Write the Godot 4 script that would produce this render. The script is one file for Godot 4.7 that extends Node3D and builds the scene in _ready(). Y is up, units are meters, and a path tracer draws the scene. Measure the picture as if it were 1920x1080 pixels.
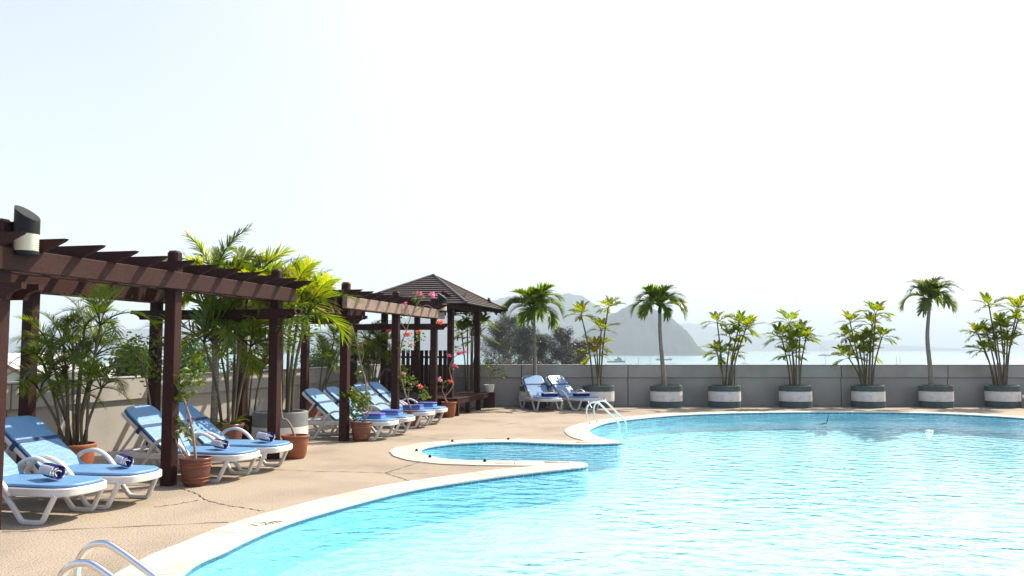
extends Node3D
# Rooftop hotel pool with pergolas, loungers and potted palms in front of a hazy bay.
# x runs right, y up; W(x, depth, y) puts a point at a depth in front of the camera (world -z).

const F := 1600.0          # focal length in photograph pixels
const EYE := 1.6           # eye height above the deck
const SEA := -12.4         # sea level below the deck
const BACK := 24.16        # depth of the rear parapet
var pitch := atan(114.0 / F)
var names := {}
var M := {}
var rng := RandomNumberGenerator.new()
# pergola axes: along the row of posts, and across it towards the pool
var AL := Vector3(0.2251, 0, -0.9743)
var AC := Vector3(0.9743, 0, 0.2251)


# ------------------------------------------------------------------ positions
func W(x: float, depth: float, y := 0.0) -> Vector3:
	return Vector3(x, y, -depth)


func ray(px: float, py: float) -> Vector3:
	var u := (px - 960.0) / F
	var v := (540.0 - py) / F
	return Vector3(u, v * cos(pitch) + sin(pitch), -(cos(pitch) - v * sin(pitch)))


func on(px: float, py: float, h := 0.0) -> Vector3:      # where that direction meets the level h
	var r := ray(px, py)
	return Vector3(0, EYE, 0) + r * ((h - EYE) / r.y)


func at(px: float, py: float, depth: float) -> Vector3:  # where that direction reaches that depth
	var r := ray(px, py)
	return Vector3(0, EYE, 0) + r * (depth / -r.z)


# ------------------------------------------------------------------ mesh building
class MB:
	var v := PackedVector3Array()
	var n := PackedVector3Array()
	var u := PackedVector2Array()
	var c := PackedColorArray()
	var idx := PackedInt32Array()
	var col := Color.WHITE

	func tri(a: Vector3, b: Vector3, d: Vector3) -> void:   # counter-clockwise seen from outside
		var nn := (b - a).cross(d - a).normalized()
		var k := v.size()
		v.append(a); v.append(b); v.append(d)
		for i in 3:
			n.append(nn); u.append(Vector2.ZERO); c.append(col)
		idx.append(k); idx.append(k + 2); idx.append(k + 1)

	func quad(a: Vector3, b: Vector3, d: Vector3, e: Vector3) -> void:
		var nn := (d - a).cross(e - b).normalized()
		var k := v.size()
		v.append(a); v.append(b); v.append(d); v.append(e)
		for i in 4:
			n.append(nn); c.append(col)
		u.append(Vector2(0, 0)); u.append(Vector2(1, 0)); u.append(Vector2(1, 1)); u.append(Vector2(0, 1))
		for i in [0, 2, 1, 0, 3, 2]:
			idx.append(k + i)

	func soft(a: Vector3, b: Vector3, d: Vector3, na: Vector3, nb: Vector3, nd: Vector3) -> void:
		var k := v.size()
		v.append(a); v.append(b); v.append(d)
		n.append(na); n.append(nb); n.append(nd)
		for i in 3:
			u.append(Vector2.ZERO); c.append(col)
		idx.append(k); idx.append(k + 2); idx.append(k + 1)

	func grid(rows: Array, wrap := false, flip := false) -> void:
		var R := rows.size()
		var C: int = rows[0].size()
		var nor := PackedVector3Array()
		nor.resize(R * C)
		var cc := C if wrap else C - 1
		for r in R - 1:
			for k in cc:
				var k2 := (k + 1) % C
				var a: Vector3 = rows[r][k]
				var b: Vector3 = rows[r][k2]
				var d: Vector3 = rows[r + 1][k2]
				var e: Vector3 = rows[r + 1][k]
				var nn := (d - a).cross(e - b)
				if flip: nn = -nn
				for q in [r * C + k, r * C + k2, (r + 1) * C + k2, (r + 1) * C + k]:
					nor[q] += nn
		var base := v.size()
		for r in R:
			for k in C:
				v.append(rows[r][k]); n.append(nor[r * C + k].normalized() if nor[r * C + k].length() > 1e-12 else Vector3.UP)
				u.append(Vector2(float(k) / C, float(r) / R)); c.append(col)
		for r in R - 1:
			for k in cc:
				var k2 := (k + 1) % C
				var a := base + r * C + k
				var b := base + r * C + k2
				var d := base + (r + 1) * C + k2
				var e := base + (r + 1) * C + k
				if flip:
					for q in [a, b, d, a, d, e]: idx.append(q)
				else:
					for q in [a, d, b, a, e, d]: idx.append(q)

	func fan(ring: Array, flip := false) -> void:
		var m := Vector3.ZERO
		for p in ring: m += p
		m /= ring.size()
		for k in ring.size():
			if flip: tri(m, ring[(k + 1) % ring.size()], ring[k])
			else: tri(m, ring[k], ring[(k + 1) % ring.size()])

	func tube(p: Array, rad, seg := 8, caps := true, hint := Vector3.UP) -> void:
		var rows := []
		var s := Vector3.ZERO
		for i in p.size():
			var t: Vector3 = (p[mini(i + 1, p.size() - 1)] - p[maxi(i - 1, 0)]).normalized()
			if i == 0:
				s = hint.cross(t)
				if s.length() < 0.05: s = Vector3.RIGHT.cross(t)
				s = s.normalized()
			s = (s - t * s.dot(t)).normalized()
			var w := t.cross(s)
			var r: float = rad[i] if rad is Array else rad
			var ring := []
			for k in seg:
				var a := TAU * k / seg
				ring.append(p[i] + (s * cos(a) + w * sin(a)) * r)
			rows.append(ring)
		grid(rows, true)
		if caps:
			fan(rows[0], true)
			fan(rows[-1])

	func sweep(p: Array, prof: Array, hint: Vector3, widths = null) -> void:   # prof: Vector2 (side, up), counter-clockwise
		var rows := []
		for i in p.size():
			var t: Vector3 = (p[mini(i + 1, p.size() - 1)] - p[maxi(i - 1, 0)]).normalized()
			var s := hint.cross(t).normalized()
			var w := t.cross(s)
			var k: float = widths[i] if widths != null else 1.0
			var ring := []
			for q in prof: ring.append(p[i] + s * q.x * k + w * q.y * k)
			rows.append(ring)
		for k in prof.size():           # each face flat across, smooth along
			var k2 := (k + 1) % prof.size()
			var strip := []
			for r in rows: strip.append([r[k], r[k2]])
			grid(strip)
		fan(rows[0], true)
		fan(rows[-1])

	func lathe(prof: Array, seg := 24, crease := 0.6, o := Vector3.ZERO) -> void:   # prof: Vector2 (radius, height) upwards on the outside
		var rows := []
		var run := []
		for i in prof.size():
			var ring := []
			for k in seg:
				var a := TAU * k / seg
				ring.append(o + Vector3(prof[i].x * cos(a), prof[i].y, -prof[i].x * sin(a)))
			run.append(ring)
			if i > 0 and i < prof.size() - 1 and absf((prof[i] - prof[i - 1]).angle_to(prof[i + 1] - prof[i])) > crease:
				rows.append(run)
				run = [ring]
		rows.append(run)
		for q in rows: grid(q, true)

	func box(o: Vector3, size: Vector3, b := Basis.IDENTITY, bev := 0.0) -> void:
		var h := size / 2
		bev = minf(bev, minf(h.x, minf(h.y, h.z)) * 0.8)
		var X := b.x
		var Y := b.y
		var Z := b.z
		for ax in 3:
			for s in [-1.0, 1.0]:
				var p: Vector3 = [X, Y, Z][ax] * s
				var q: Vector3 = [Y, Z, X][ax]
				var r: Vector3 = [Z, X, Y][ax] * s
				var hp: float = [h.x, h.y, h.z][ax]
				var hq: float = [h.y, h.z, h.x][ax] - bev
				var hr: float = [h.z, h.x, h.y][ax] - bev
				quad(o + p * hp - q * hq - r * hr, o + p * hp + q * hq - r * hr, o + p * hp + q * hq + r * hr, o + p * hp - q * hq + r * hr)
		if bev <= 0.0: return
		for ax in 3:                     # edges along this axis
			var p: Vector3 = [X, Y, Z][ax]
			var q: Vector3 = [Y, Z, X][ax]
			var r: Vector3 = [Z, X, Y][ax]
			var hp: float = [h.x, h.y, h.z][ax] - bev
			var hq: float = [h.y, h.z, h.x][ax]
			var hr: float = [h.z, h.x, h.y][ax]
			for s in [-1.0, 1.0]:
				for t in [-1.0, 1.0]:
					var e1: Vector3 = q * s * hq + r * t * (hr - bev)
					var e2: Vector3 = q * s * (hq - bev) + r * t * hr
					if s * t > 0: quad(o - p * hp + e1, o - p * hp + e2, o + p * hp + e2, o + p * hp + e1)
					else: quad(o + p * hp + e1, o + p * hp + e2, o - p * hp + e2, o - p * hp + e1)
		for sx in [-1.0, 1.0]:
			for sy in [-1.0, 1.0]:
				for sz in [-1.0, 1.0]:
					var a: Vector3 = o + X * sx * h.x + Y * sy * (h.y - bev) + Z * sz * (h.z - bev)
					var d: Vector3 = o + X * sx * (h.x - bev) + Y * sy * h.y + Z * sz * (h.z - bev)
					var e: Vector3 = o + X * sx * (h.x - bev) + Y * sy * (h.y - bev) + Z * sz * h.z
					if sx * sy * sz > 0: tri(a, d, e)
					else: tri(a, e, d)

	func flat(poly: PackedVector2Array, y: float, up := true) -> void:     # poly in (x, z)
		var t := Geometry2D.triangulate_polygon(poly)
		for i in range(0, t.size(), 3):
			var a := poly[t[i]]
			var b := poly[t[i + 1]]
			var d := poly[t[i + 2]]
			if ((b - a).cross(d - a) > 0) == up:
				var w := b
				b = d
				d = w
			tri(Vector3(a.x, y, a.y), Vector3(b.x, y, b.y), Vector3(d.x, y, d.y))

	func prism(poly: PackedVector2Array, y0: float, y1: float, bev := 0.0) -> void:
		var p := poly.duplicate()
		if not Geometry2D.is_polygon_clockwise(p): p.reverse()
		var top := p
		if bev > 0:
			var o := Geometry2D.offset_polygon(p, -bev)
			if o.size() == 1 and o[0].size() == p.size():
				top = o[0]
				if not Geometry2D.is_polygon_clockwise(top): top.reverse()
				var best := 0
				for k in top.size():
					if top[k].distance_to(p[0]) < top[best].distance_to(p[0]): best = k
				var turned := PackedVector2Array()
				for k in top.size(): turned.append(top[(k + best) % top.size()])
				top = turned
			else: bev = 0.0
		flat(top, y1)
		for i in p.size():
			var a := p[i]
			var b := p[(i + 1) % p.size()]
			quad(Vector3(b.x, y0, b.y), Vector3(a.x, y0, a.y), Vector3(a.x, y1 - bev, a.y), Vector3(b.x, y1 - bev, b.y))
			if bev > 0:
				var e := top[i]
				var g := top[(i + 1) % p.size()]
				quad(Vector3(b.x, y1 - bev, b.y), Vector3(a.x, y1 - bev, a.y), Vector3(e.x, y1, e.y), Vector3(g.x, y1, g.y))

	func mesh() -> ArrayMesh:
		var a := []
		a.resize(Mesh.ARRAY_MAX)
		a[Mesh.ARRAY_VERTEX] = v
		a[Mesh.ARRAY_NORMAL] = n
		a[Mesh.ARRAY_TEX_UV] = u
		a[Mesh.ARRAY_COLOR] = c
		a[Mesh.ARRAY_INDEX] = idx
		var m := ArrayMesh.new()
		m.add_surface_from_arrays(Mesh.PRIMITIVE_TRIANGLES, a)
		return m


# ------------------------------------------------------------------ objects
func numbered(called: String) -> String:
	var k: int = names.get(called, 0)
	names[called] = k + 1
	return called if k == 0 else "%s_%03d" % [called, k]


func thing(called: String, label: String, category: String, where := Vector3.ZERO, turn := 0.0, group := "") -> Node3D:
	var o := Node3D.new()
	o.name = numbered(called)
	add_child(o)
	o.position = where
	o.rotation.y = turn
	o.set_meta("label", label)
	o.set_meta("category", category)
	if group: o.set_meta("group", group)
	return o


func part(parent: Node3D, called: String, mesh, m: Material, xf := Transform3D.IDENTITY) -> MeshInstance3D:
	var o := MeshInstance3D.new()
	o.name = called
	o.mesh = mesh.mesh() if mesh is MB else mesh
	o.material_override = m
	o.transform = xf
	parent.add_child(o, true)
	return o


func one(called: String, mesh, m: Material, label: String, category: String, xf := Transform3D.IDENTITY, group := "") -> MeshInstance3D:
	var o := part(self, numbered(called), mesh, m, xf)
	o.set_meta("label", label)
	o.set_meta("category", category)
	if group: o.set_meta("group", group)
	return o


func setting(called: String, mesh, m: Material) -> MeshInstance3D:
	var o := part(self, numbered(called), mesh, m)
	o.set_meta("kind", "structure")
	return o


func copy(o: Node3D, where: Vector3, turn: float, label: String) -> Node3D:
	var called := String(o.name)
	if called.length() > 4 and called[called.length() - 4] == "_" and called.right(3).is_valid_int(): called = called.left(called.length() - 4)
	var r := o.duplicate()
	r.name = numbered(called)
	add_child(r)
	r.position = where
	r.rotation.y = turn
	r.set_meta("label", label)
	return r


# ------------------------------------------------------------------ materials
func lin(r: float, g: float, b: float) -> Color:
	return Color(r, g, b).linear_to_srgb()


func mat(called: String, color: Color, rough := 0.7, spec := 0.4) -> StandardMaterial3D:
	var m := StandardMaterial3D.new()
	m.resource_name = called
	m.albedo_color = color
	m.roughness = rough
	m.metallic_specular = spec
	M[called] = m
	return m


func noise_img(size: int, freq: float, octaves: int, sd: int, kind := FastNoiseLite.TYPE_SIMPLEX_SMOOTH) -> Image:
	var f := FastNoiseLite.new()
	f.noise_type = kind
	f.frequency = freq
	f.fractal_octaves = octaves
	f.seed = sd
	var im := f.get_seamless_image(size, size)
	im.convert(Image.FORMAT_L8)
	return im


func ramp(im: Image, stops: Array) -> ImageTexture:      # stops: [position 0..1, linear colour]
	var g := Gradient.new()
	g.offsets = PackedFloat32Array(stops.map(func(s): return s[0]))
	g.colors = PackedColorArray(stops.map(func(s): return s[1]))
	var lut := []
	for k in 256:
		var c := g.sample(k / 255.0).linear_to_srgb()
		lut.append([int(c.r * 255), int(c.g * 255), int(c.b * 255)])
	var src := im.get_data()
	var out := PackedByteArray()
	out.resize(src.size() * 3)
	for i in src.size():
		var l: Array = lut[src[i]]
		out[i * 3] = l[0]
		out[i * 3 + 1] = l[1]
		out[i * 3 + 2] = l[2]
	return ImageTexture.create_from_image(Image.create_from_data(im.get_width(), im.get_height(), false, Image.FORMAT_RGB8, out))


func grey(a: float) -> Color:
	return Color(a, a, a)


func textured(m: StandardMaterial3D, tex: Texture2D, metres, in_world := true, over: Texture2D = null, over_metres := 8.0, bump: Texture2D = null, bump_cm := 0.3) -> void:
	m.albedo_texture = tex
	m.uv1_triplanar = true
	m.uv1_world_triplanar = in_world
	m.uv1_scale = Vector3.ONE / metres if metres is float else Vector3(1.0 / metres.x, 1.0 / metres.y, 1.0 / metres.z)
	if over:
		m.detail_enabled = true
		m.detail_albedo = over
		m.detail_blend_mode = BaseMaterial3D.BLEND_MODE_MUL
		m.detail_uv_layer = BaseMaterial3D.DETAIL_UV_2
		m.uv2_triplanar = true
		m.uv2_world_triplanar = in_world
		m.uv2_scale = Vector3.ONE / over_metres
	if bump:
		m.heightmap_enabled = true
		m.heightmap_texture = bump
		m.heightmap_scale = bump_cm


func leaf_mat(called: String, tint: Color, through := 1.2) -> StandardMaterial3D:
	var m := mat(called, tint, 0.42, 0.45)
	m.vertex_color_use_as_albedo = true
	m.cull_mode = BaseMaterial3D.CULL_DISABLED
	m.backlight_enabled = true
	m.backlight = Color(through, through, through * 0.5)
	return m


func make_materials() -> void:
	var fine := noise_img(512, 0.09, 4, 3)
	var coarse := noise_img(512, 0.008, 5, 8)
	var cell := noise_img(512, 0.12, 1, 5, FastNoiseLite.TYPE_CELLULAR)
	var blotch := ramp(coarse, [[0.0, grey(0.72)], [0.4, grey(0.93)], [0.6, grey(1.0)], [1.0, grey(1.0)]])
	var mild := ramp(coarse, [[0.0, grey(0.86)], [0.5, grey(0.97)], [1.0, grey(1.0)]])
	var pebble := ramp(cell, [[0.0, Color(0.56, 0.48, 0.40)], [0.2, Color(0.35, 0.294, 0.232)], [0.5, Color(0.24, 0.199, 0.154)], [0.8, Color(0.155, 0.128, 0.1)], [1.0, Color(0.05, 0.041, 0.034)]])
	var plain := ramp(fine, [[0.0, grey(0.82)], [0.5, grey(0.95)], [1.0, grey(1.0)]])
	var fine_t := ImageTexture.create_from_image(fine)
	# the deck: exposed aggregate
	textured(mat("deck", Color.WHITE, 0.85, 0.3), pebble, 0.8, true, blotch, 7.3, ImageTexture.create_from_image(cell), 0.1)
	textured(mat("coping", lin(0.54, 0.50, 0.42), 0.75, 0.3), plain, 0.8, true, blotch, 2.7, fine_t, 0.1)
	for k in 2:
		var cm: StandardMaterial3D = M.coping.duplicate()
		cm.albedo_color = [lin(0.50, 0.455, 0.375), lin(0.57, 0.54, 0.465)][k]
		M["coping%d" % k] = cm
	mat("grout", lin(0.24, 0.22, 0.19), 0.9)
	mat("joint", lin(0.05, 0.042, 0.036), 0.9)
	mat("ink", lin(0.09, 0.10, 0.13), 0.8)
	textured(mat("wall", lin(0.35, 0.332, 0.305), 0.85, 0.3), plain, 1.5, true, blotch, 6.0, fine_t, 0.12)
	mat("gap", lin(0.03, 0.03, 0.03), 0.9)
	# wood: grain stretched along the length comes from the object's own axes
	var grain := noise_img(512, 0.03, 5, 21)
	var wood := ramp(grain, [[0.0, grey(0.17)], [0.45, grey(0.29)], [0.7, grey(0.34)], [0.87, grey(0.36)], [0.91, Color(0.85, 0.9, 0.9)], [1.0, Color(1.0, 1.0, 1.0)]])   # pale flecks where the stain has chipped
	textured(mat("wood", lin(0.115, 0.036, 0.029), 0.62, 0.28), wood, Vector3(1.2, 0.25, 0.25), false, blotch, 1.7, ImageTexture.create_from_image(grain), 0.12)
	textured(mat("wood_upright", lin(0.115, 0.036, 0.029), 0.62, 0.28), wood, Vector3(0.25, 1.2, 0.25), false, blotch, 1.9, ImageTexture.create_from_image(grain), 0.12)
	textured(mat("wood_tan", lin(0.78, 0.51, 0.405), 0.6, 0.4), wood, Vector3(1.2, 0.3, 0.3), false, blotch, 1.3, ImageTexture.create_from_image(grain), 0.12)  # fascia beam of the second pergola, paler and tanner than the other timber
	textured(mat("wood_dark", lin(0.115, 0.036, 0.029), 0.62, 0.28), wood, Vector3(1.1, 0.25, 0.25), false, blotch, 1.7, ImageTexture.create_from_image(grain), 0.12)
	textured(mat("shingle", lin(0.15, 0.10, 0.09), 0.5, 0.45), wood, Vector3(0.7, 0.2, 0.2), false, blotch, 1.1)
	# plastics, cloth, pots
	textured(mat("resin", lin(0.60, 0.585, 0.565), 0.38, 0.5), plain, 0.5, false, mild, 0.9)
	var cloth := noise_img(256, 0.2, 2, 30)
	var weave := ramp(cloth, [[0.0, grey(0.88)], [1.0, grey(1.0)]])
	textured(mat("cushion", lin(0.11, 0.255, 0.47), 0.45, 0.5), weave, 0.25, false, mild, 0.7, ImageTexture.create_from_image(coarse), 0.3)
	textured(mat("piping", lin(0.018, 0.045, 0.13), 0.7), weave, 0.2, false)
	for a in [["navy", lin(0.018, 0.022, 0.13)], ["white_terry", lin(0.68, 0.68, 0.72)], ["violet", lin(0.13, 0.14, 0.40)], ["sky_terry", lin(0.16, 0.33, 0.66)]]:
		textured(mat(a[0], a[1], 0.9, 0.2), weave, 0.12, false, null, 1.0, ImageTexture.create_from_image(cloth), 0.5)
	textured(mat("terracotta", lin(0.27, 0.085, 0.035), 0.6, 0.4), plain, 0.6, false, blotch, 0.5)
	textured(mat("glazed", lin(0.13, 0.042, 0.026), 0.32, 0.5), plain, 0.6, false, blotch, 0.5)
	mat("ochre", lin(0.36, 0.18, 0.05), 0.6)
	textured(mat("band_green", lin(0.085, 0.11, 0.105), 0.8, 0.3), plain, 0.6, true, blotch, 0.9)
	textured(mat("band_grey", lin(0.20, 0.205, 0.21), 0.8, 0.3), plain, 0.6, true, blotch, 0.9)
	textured(mat("band_white", lin(0.66, 0.63, 0.59), 0.8, 0.3), plain, 0.6, true, blotch, 0.8)
	textured(mat("soil", lin(0.05, 0.035, 0.025), 0.95, 0.1), plain, 0.3, true)
	var steel := mat("steel", lin(0.72, 0.71, 0.69), 0.16, 0.5)
	steel.metallic = 1.0
	mat("black_metal", lin(0.010, 0.010, 0.011), 0.5, 0.3)
	mat("lamp_glass", lin(0.62, 0.56, 0.42), 0.25, 0.5)
	# the pool
	textured(mat("basin", lin(0.22, 0.70, 0.82), 0.5, 0.4), mild, 2.0, true)
	textured(mat("tile_blue", lin(0.03, 0.085, 0.15), 0.2, 0.5), plain, 0.5, true)
	mat("tile_grout", lin(0.5, 0.55, 0.56), 0.8)
	var water := mat("water", Color(0.55, 0.9, 0.95, 0.03), 0.02, 0.5)
	water.transparency = BaseMaterial3D.TRANSPARENCY_ALPHA
	var ripple := noise_img(1024, 0.024, 4, 77)
	var calm := noise_img(1024, 0.0035, 2, 78).get_data()      # wind patches: calm water between ruffled water
	var rip := ripple.get_data()
	for i in rip.size(): rip[i] = clampi(int(128 + (rip[i] - 128) * (0.35 + 1.3 * calm[i] / 255.0)), 0, 255)
	ripple = Image.create_from_data(1024, 1024, false, Image.FORMAT_L8, rip)
	water.uv1_triplanar = true
	water.uv1_world_triplanar = true
	water.uv1_scale = Vector3(1 / 9.2, 1 / 9.2, 1 / 6.8)
	water.heightmap_enabled = true
	water.heightmap_texture = ImageTexture.create_from_image(ripple)
	water.heightmap_scale = 2.3
	var sea := mat("sea", lin(0.12, 0.26, 0.30), 0.2, 0.5)
	sea.uv1_triplanar = true
	sea.uv1_world_triplanar = true
	sea.uv1_scale = Vector3.ONE / 60.0
	sea.heightmap_enabled = true
	sea.heightmap_texture = M.water.heightmap_texture
	sea.heightmap_scale = 60.0
	textured(mat("forest", lin(0.04, 0.055, 0.045), 0.95, 0.1), ramp(coarse, [[0.0, grey(0.45)], [0.5, grey(0.9)], [0.75, Color(1.3, 1.25, 1.1).clamp()], [1.0, Color(1, 1, 0.9)]]), 210.0, true, plain, 47.0)
	textured(mat("land", lin(0.10, 0.12, 0.06), 0.95, 0.1), plain, 20.0, true)
	# plants
	leaf_mat("palm_green", lin(0.6, 0.68, 0.6))
	leaf_mat("palm_bright", lin(1.0, 0.95, 0.7))
	leaf_mat("palm_yellow", lin(1.0, 0.88, 0.5))
	leaf_mat("palm_deep", lin(0.36, 0.4, 0.4), 0.9)
	leaf_mat("palm_dry", lin(0.95, 0.55, 0.4), 0.6)
	leaf_mat("leafage", lin(1, 1, 1), 0.9)
	leaf_mat("petal", lin(1, 1, 1), 0.8)
	M.petal.backlight = Color(0.8, 0.8, 0.8)
	leaf_mat("needles", lin(1, 1, 1), 0.5)
	textured(mat("trunk", lin(0.25, 0.215, 0.175), 0.85, 0.2), ramp(noise_img(256, 0.03, 4, 9), [[0.0, grey(0.25)], [0.4, grey(0.6)], [0.6, grey(1.0)], [1.0, grey(1.0)]]), Vector3(0.5, 0.16, 0.5), false)
	textured(mat("cane", lin(0.11, 0.085, 0.05), 0.6, 0.4), ramp(noise_img(256, 0.03, 4, 10), [[0.0, grey(0.4)], [0.5, grey(0.9)], [1.0, grey(1.0)]]), Vector3(0.4, 0.12, 0.4), false)
	textured(mat("bark", lin(0.30, 0.21, 0.16), 0.85, 0.2), plain, 0.2, false)
	# far things
	mat("hull_dark", lin(0.06, 0.075, 0.10), 0.6)
	mat("hull_white", lin(0.7, 0.7, 0.7), 0.5)
	mat("spar", lin(0.25, 0.25, 0.26), 0.6)
	textured(mat("plaster", lin(0.62, 0.60, 0.57), 0.9, 0.2), plain, 3.0, true)
	textured(mat("sheet_roof", lin(0.55, 0.53, 0.51), 0.6, 0.3), plain, 2.0, true)
	mat("roof_trim", lin(0.25, 0.11, 0.08), 0.7)
	mat("dark_pane", lin(0.04, 0.05, 0.06), 0.15, 0.5)


# ------------------------------------------------------------------ setting
func smooth_loop(p: Array, step: float) -> PackedVector2Array:
	var out := PackedVector2Array()
	var N := p.size()
	for i in N:
		var a: Vector2 = p[(i - 1 + N) % N]
		var b: Vector2 = p[i]
		var d: Vector2 = p[(i + 1) % N]
		var e: Vector2 = p[(i + 2) % N]
		var k := maxi(1, int(ceil(b.distance_to(d) / step)))
		for j in k: out.append(b.cubic_interpolate(d, a, e, float(j) / k))
	return out


func V2(p: Vector3) -> Vector2:
	return Vector2(p.x, p.z)


var pool := PackedVector2Array()


func make_pool_and_deck() -> void:
	var pts := []
	for q in [[345, 1080], [423, 1036], [506, 997], [600, 965], [761, 923], [897, 901], [981, 890], [1059, 881.5], [1085, 878.5], [1099, 875.5], [1102.5, 872.8], [1099, 870], [1085, 868], [1023, 866], [908, 865], [840, 862], [804, 855.5], [790, 847], [803, 840], [848, 834], [908, 830.5], [960, 830], [1025, 832.5], [1091, 834], [1140, 833], [1158, 832], [1163, 830.7], [1155, 828], [1122, 820], [1106, 809], [1117, 801], [1143, 793], [1200, 785.6], [1279, 779], [1399, 775], [1527, 773.6], [1655, 774], [1783, 777], [1920, 785]]:
		pts.append(V2(on(q[0], q[1])))
	for q in [[12.5, 17.5], [12.7, 14], [12.0, 10], [10.2, 6.3], [7.4, 3.8], [4.2, 2.6], [1.2, 2.4], [-0.8, 3.0], [-1.9, 4.4]]:
		pts.append(Vector2(q[0], -q[1]))
	pool = smooth_loop(pts, 0.16)
	var outer := Geometry2D.offset_polygon(pool, 0.5, Geometry2D.JOIN_ROUND)
	var rim := outer[0]
	for o in outer:
		if o.size() > rim.size(): rim = o
	# deck sheet: two halves, so that neither has a hole
	var deck := MB.new()
	var left_edge := func(depth: float) -> float: return -4.035 - 2.86 * 0.9743 + (depth - 10.16 - 2.86 * 0.2251) * 0.2251 / 0.9743
	for half in [[left_edge.call(-6.0) - 0.3, 3.0], [3.0, 18.0]]:
		var r := PackedVector2Array([Vector2(half[0], 6.0), Vector2(half[1], 6.0), Vector2(half[1], -BACK - 0.15), Vector2(half[0] if half[0] > 0 else left_edge.call(BACK) - 0.3, -BACK - 0.15)])
		for poly in Geometry2D.clip_polygons(r, Geometry2D.offset_polygon(rim, -0.02)[0]): deck.flat(poly, 0.0)
	setting("deck", deck, M.deck)
	# coping: single stones between thin joints on a mortar bed
	var bed := MB.new()
	var cut := 2.0
	for half in [[-20.0, 3.0], [3.0, 20.0]]:
		var r := PackedVector2Array([Vector2(half[0], 6.0), Vector2(half[1], 6.0), Vector2(half[1], -30.0), Vector2(half[0], -30.0)])
		for a in Geometry2D.intersect_polygons(r, rim):
			for poly in Geometry2D.clip_polygons(a, pool): bed.flat(poly, 0.004)
	var coping := setting("pool_coping", bed, M.grout)
	var placed := []
	var boxes := []
	var N := pool.size()
	var cw := Geometry2D.is_polygon_clockwise(pool)
	var i := 0
	var in_view := func(p: Vector2) -> bool: return -p.y > 3.4 and absf(p.x) < -p.y * 0.66 + 0.8
	while i < N:
		var step := 3
		var a := pool[i]
		var b := pool[(i + step) % N] if i + step < N else pool[0]
		var na := _out(i, cw)
		var nb := _out((i + step) % N if i + step < N else 0, cw)
		var q := PackedVector2Array([a, b, b + nb * 0.5, a + na * 0.5])
		for k in range(1, step):
			if i + k < N: q.insert(k, pool[i + k])
		if Geometry2D.is_polygon_clockwise(q): q.reverse()
		var pieces := [q]
		var bb := Rect2(q[0], Vector2.ZERO)
		for p in q: bb = bb.expand(p)
		var others := [pool]
		for k in placed.size():
			if boxes[k].intersects(bb): others.append(placed[k])
		for o in others:
			var next := []
			for s in pieces: next.append_array(Geometry2D.clip_polygons(s, o))
			pieces = next
		for s in pieces:
			if absf(_area(s)) < 0.01 or Geometry2D.is_polygon_clockwise(s): continue
			var shrunk := Geometry2D.offset_polygon(s, -0.004)
			if shrunk.is_empty(): continue
			var mb := MB.new()
			mb.prism(shrunk[0], 0.002, 0.014 + rng.randf_range(0.0, 0.002), 0.003)
			part(coping, "coping_stone", mb, M[["coping", "coping0", "coping1"][rng.randi() % 3]])
		placed.append(q)
		boxes.append(bb)
		i += step
	# basin and water
	var rows := []
	for r in 62:
		var row := []
		for k in 48:
			var p := Vector2(-3.0 + k * 0.345, -2.0 - r * 0.335)
			var y := -0.4
			if Geometry2D.is_point_in_polygon(p, pool):
				var near := 99.0
				for e in range(0, N, 2): near = minf(near, p.distance_squared_to(pool[e]))
				y = -0.4 - 0.55 * smoothstep(0.0, 2.4, sqrt(near))
			row.append(Vector3(p.x, y, p.y))
		rows.append(row)
	var floor_ := MB.new()
	floor_.grid(rows)
	setting("pool_floor", floor_, M.basin)
	var wall := MB.new()
	for k in N:
		var a := pool[k]
		var b := pool[(k + 1) % N]
		if cw:
			var w := a
			a = b
			b = w
		wall.quad(Vector3(a.x, -0.6, a.y), Vector3(b.x, -0.6, b.y), Vector3(b.x, 0.004, b.y), Vector3(a.x, 0.004, a.y))
	var pw := setting("pool_wall", wall, M.basin)
	var rest := MB.new()
	var count := 0
	for k in N:
		var a := pool[k]
		var b := pool[(k + 1) % N]
		if not in_view.call(a): continue
		var na := -_out(k, cw) * 0.006
		var d := (b - a).normalized() * 0.003
		for row in [[-0.002, -0.030]]:
			var mb := MB.new() if count < 290 and row[0] > -0.01 else rest
			var p0 := Vector3(a.x + d.x + na.x, row[1], a.y + d.y + na.y)
			var p1 := Vector3(b.x - d.x + na.x, row[1], b.y - d.y + na.y)
			var up := Vector3.UP * 0.028
			var back := Vector3(-na.x, 0, -na.y) * 0.9
			if cw:
				mb.quad(p1, p0, p0 + up, p1 + up)
				mb.quad(p1 + up, p0 + up, p0 + up + back, p1 + up + back)
			else:
				mb.quad(p0, p1, p1 + up, p0 + up)
				mb.quad(p0 + up, p1 + up, p1 + up + back, p0 + up + back)
			if mb != rest:
				part(pw, "tile", mb, M.tile_blue)
				count += 1
	var rm := part(pw, "waterline_tiles", rest, M.tile_blue)
	rm.set_meta("kind", "stuff")
	var water := MB.new()
	water.flat(Geometry2D.offset_polygon(pool, -0.008)[0], -0.025)
	setting("pool_water", water, M.water)
	# expansion joints and cracks, filled with dark sealant
	var cracks := [[[0, 998], [100, 994.6], [428, 979.5]], [[340, 917], [366, 924], [382, 937], [420, 947], [462, 953], [496, 959]],
		[[372, 938], [330, 946], [290, 951]], [[470, 879], [560, 883], [650, 885], [722, 887], [745, 894], [766, 902]], [[790, 866], [746, 880], [722, 887]], [[722, 887], [800, 888]],
		[[716, 812], [780, 819], [843, 826]], [[861, 784], [930, 791], [1007, 799]], [[930, 799], [975, 792]], [[900, 769], [1010, 779], [1060, 781]], [[1170, 768], [1255, 772]]]
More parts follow.
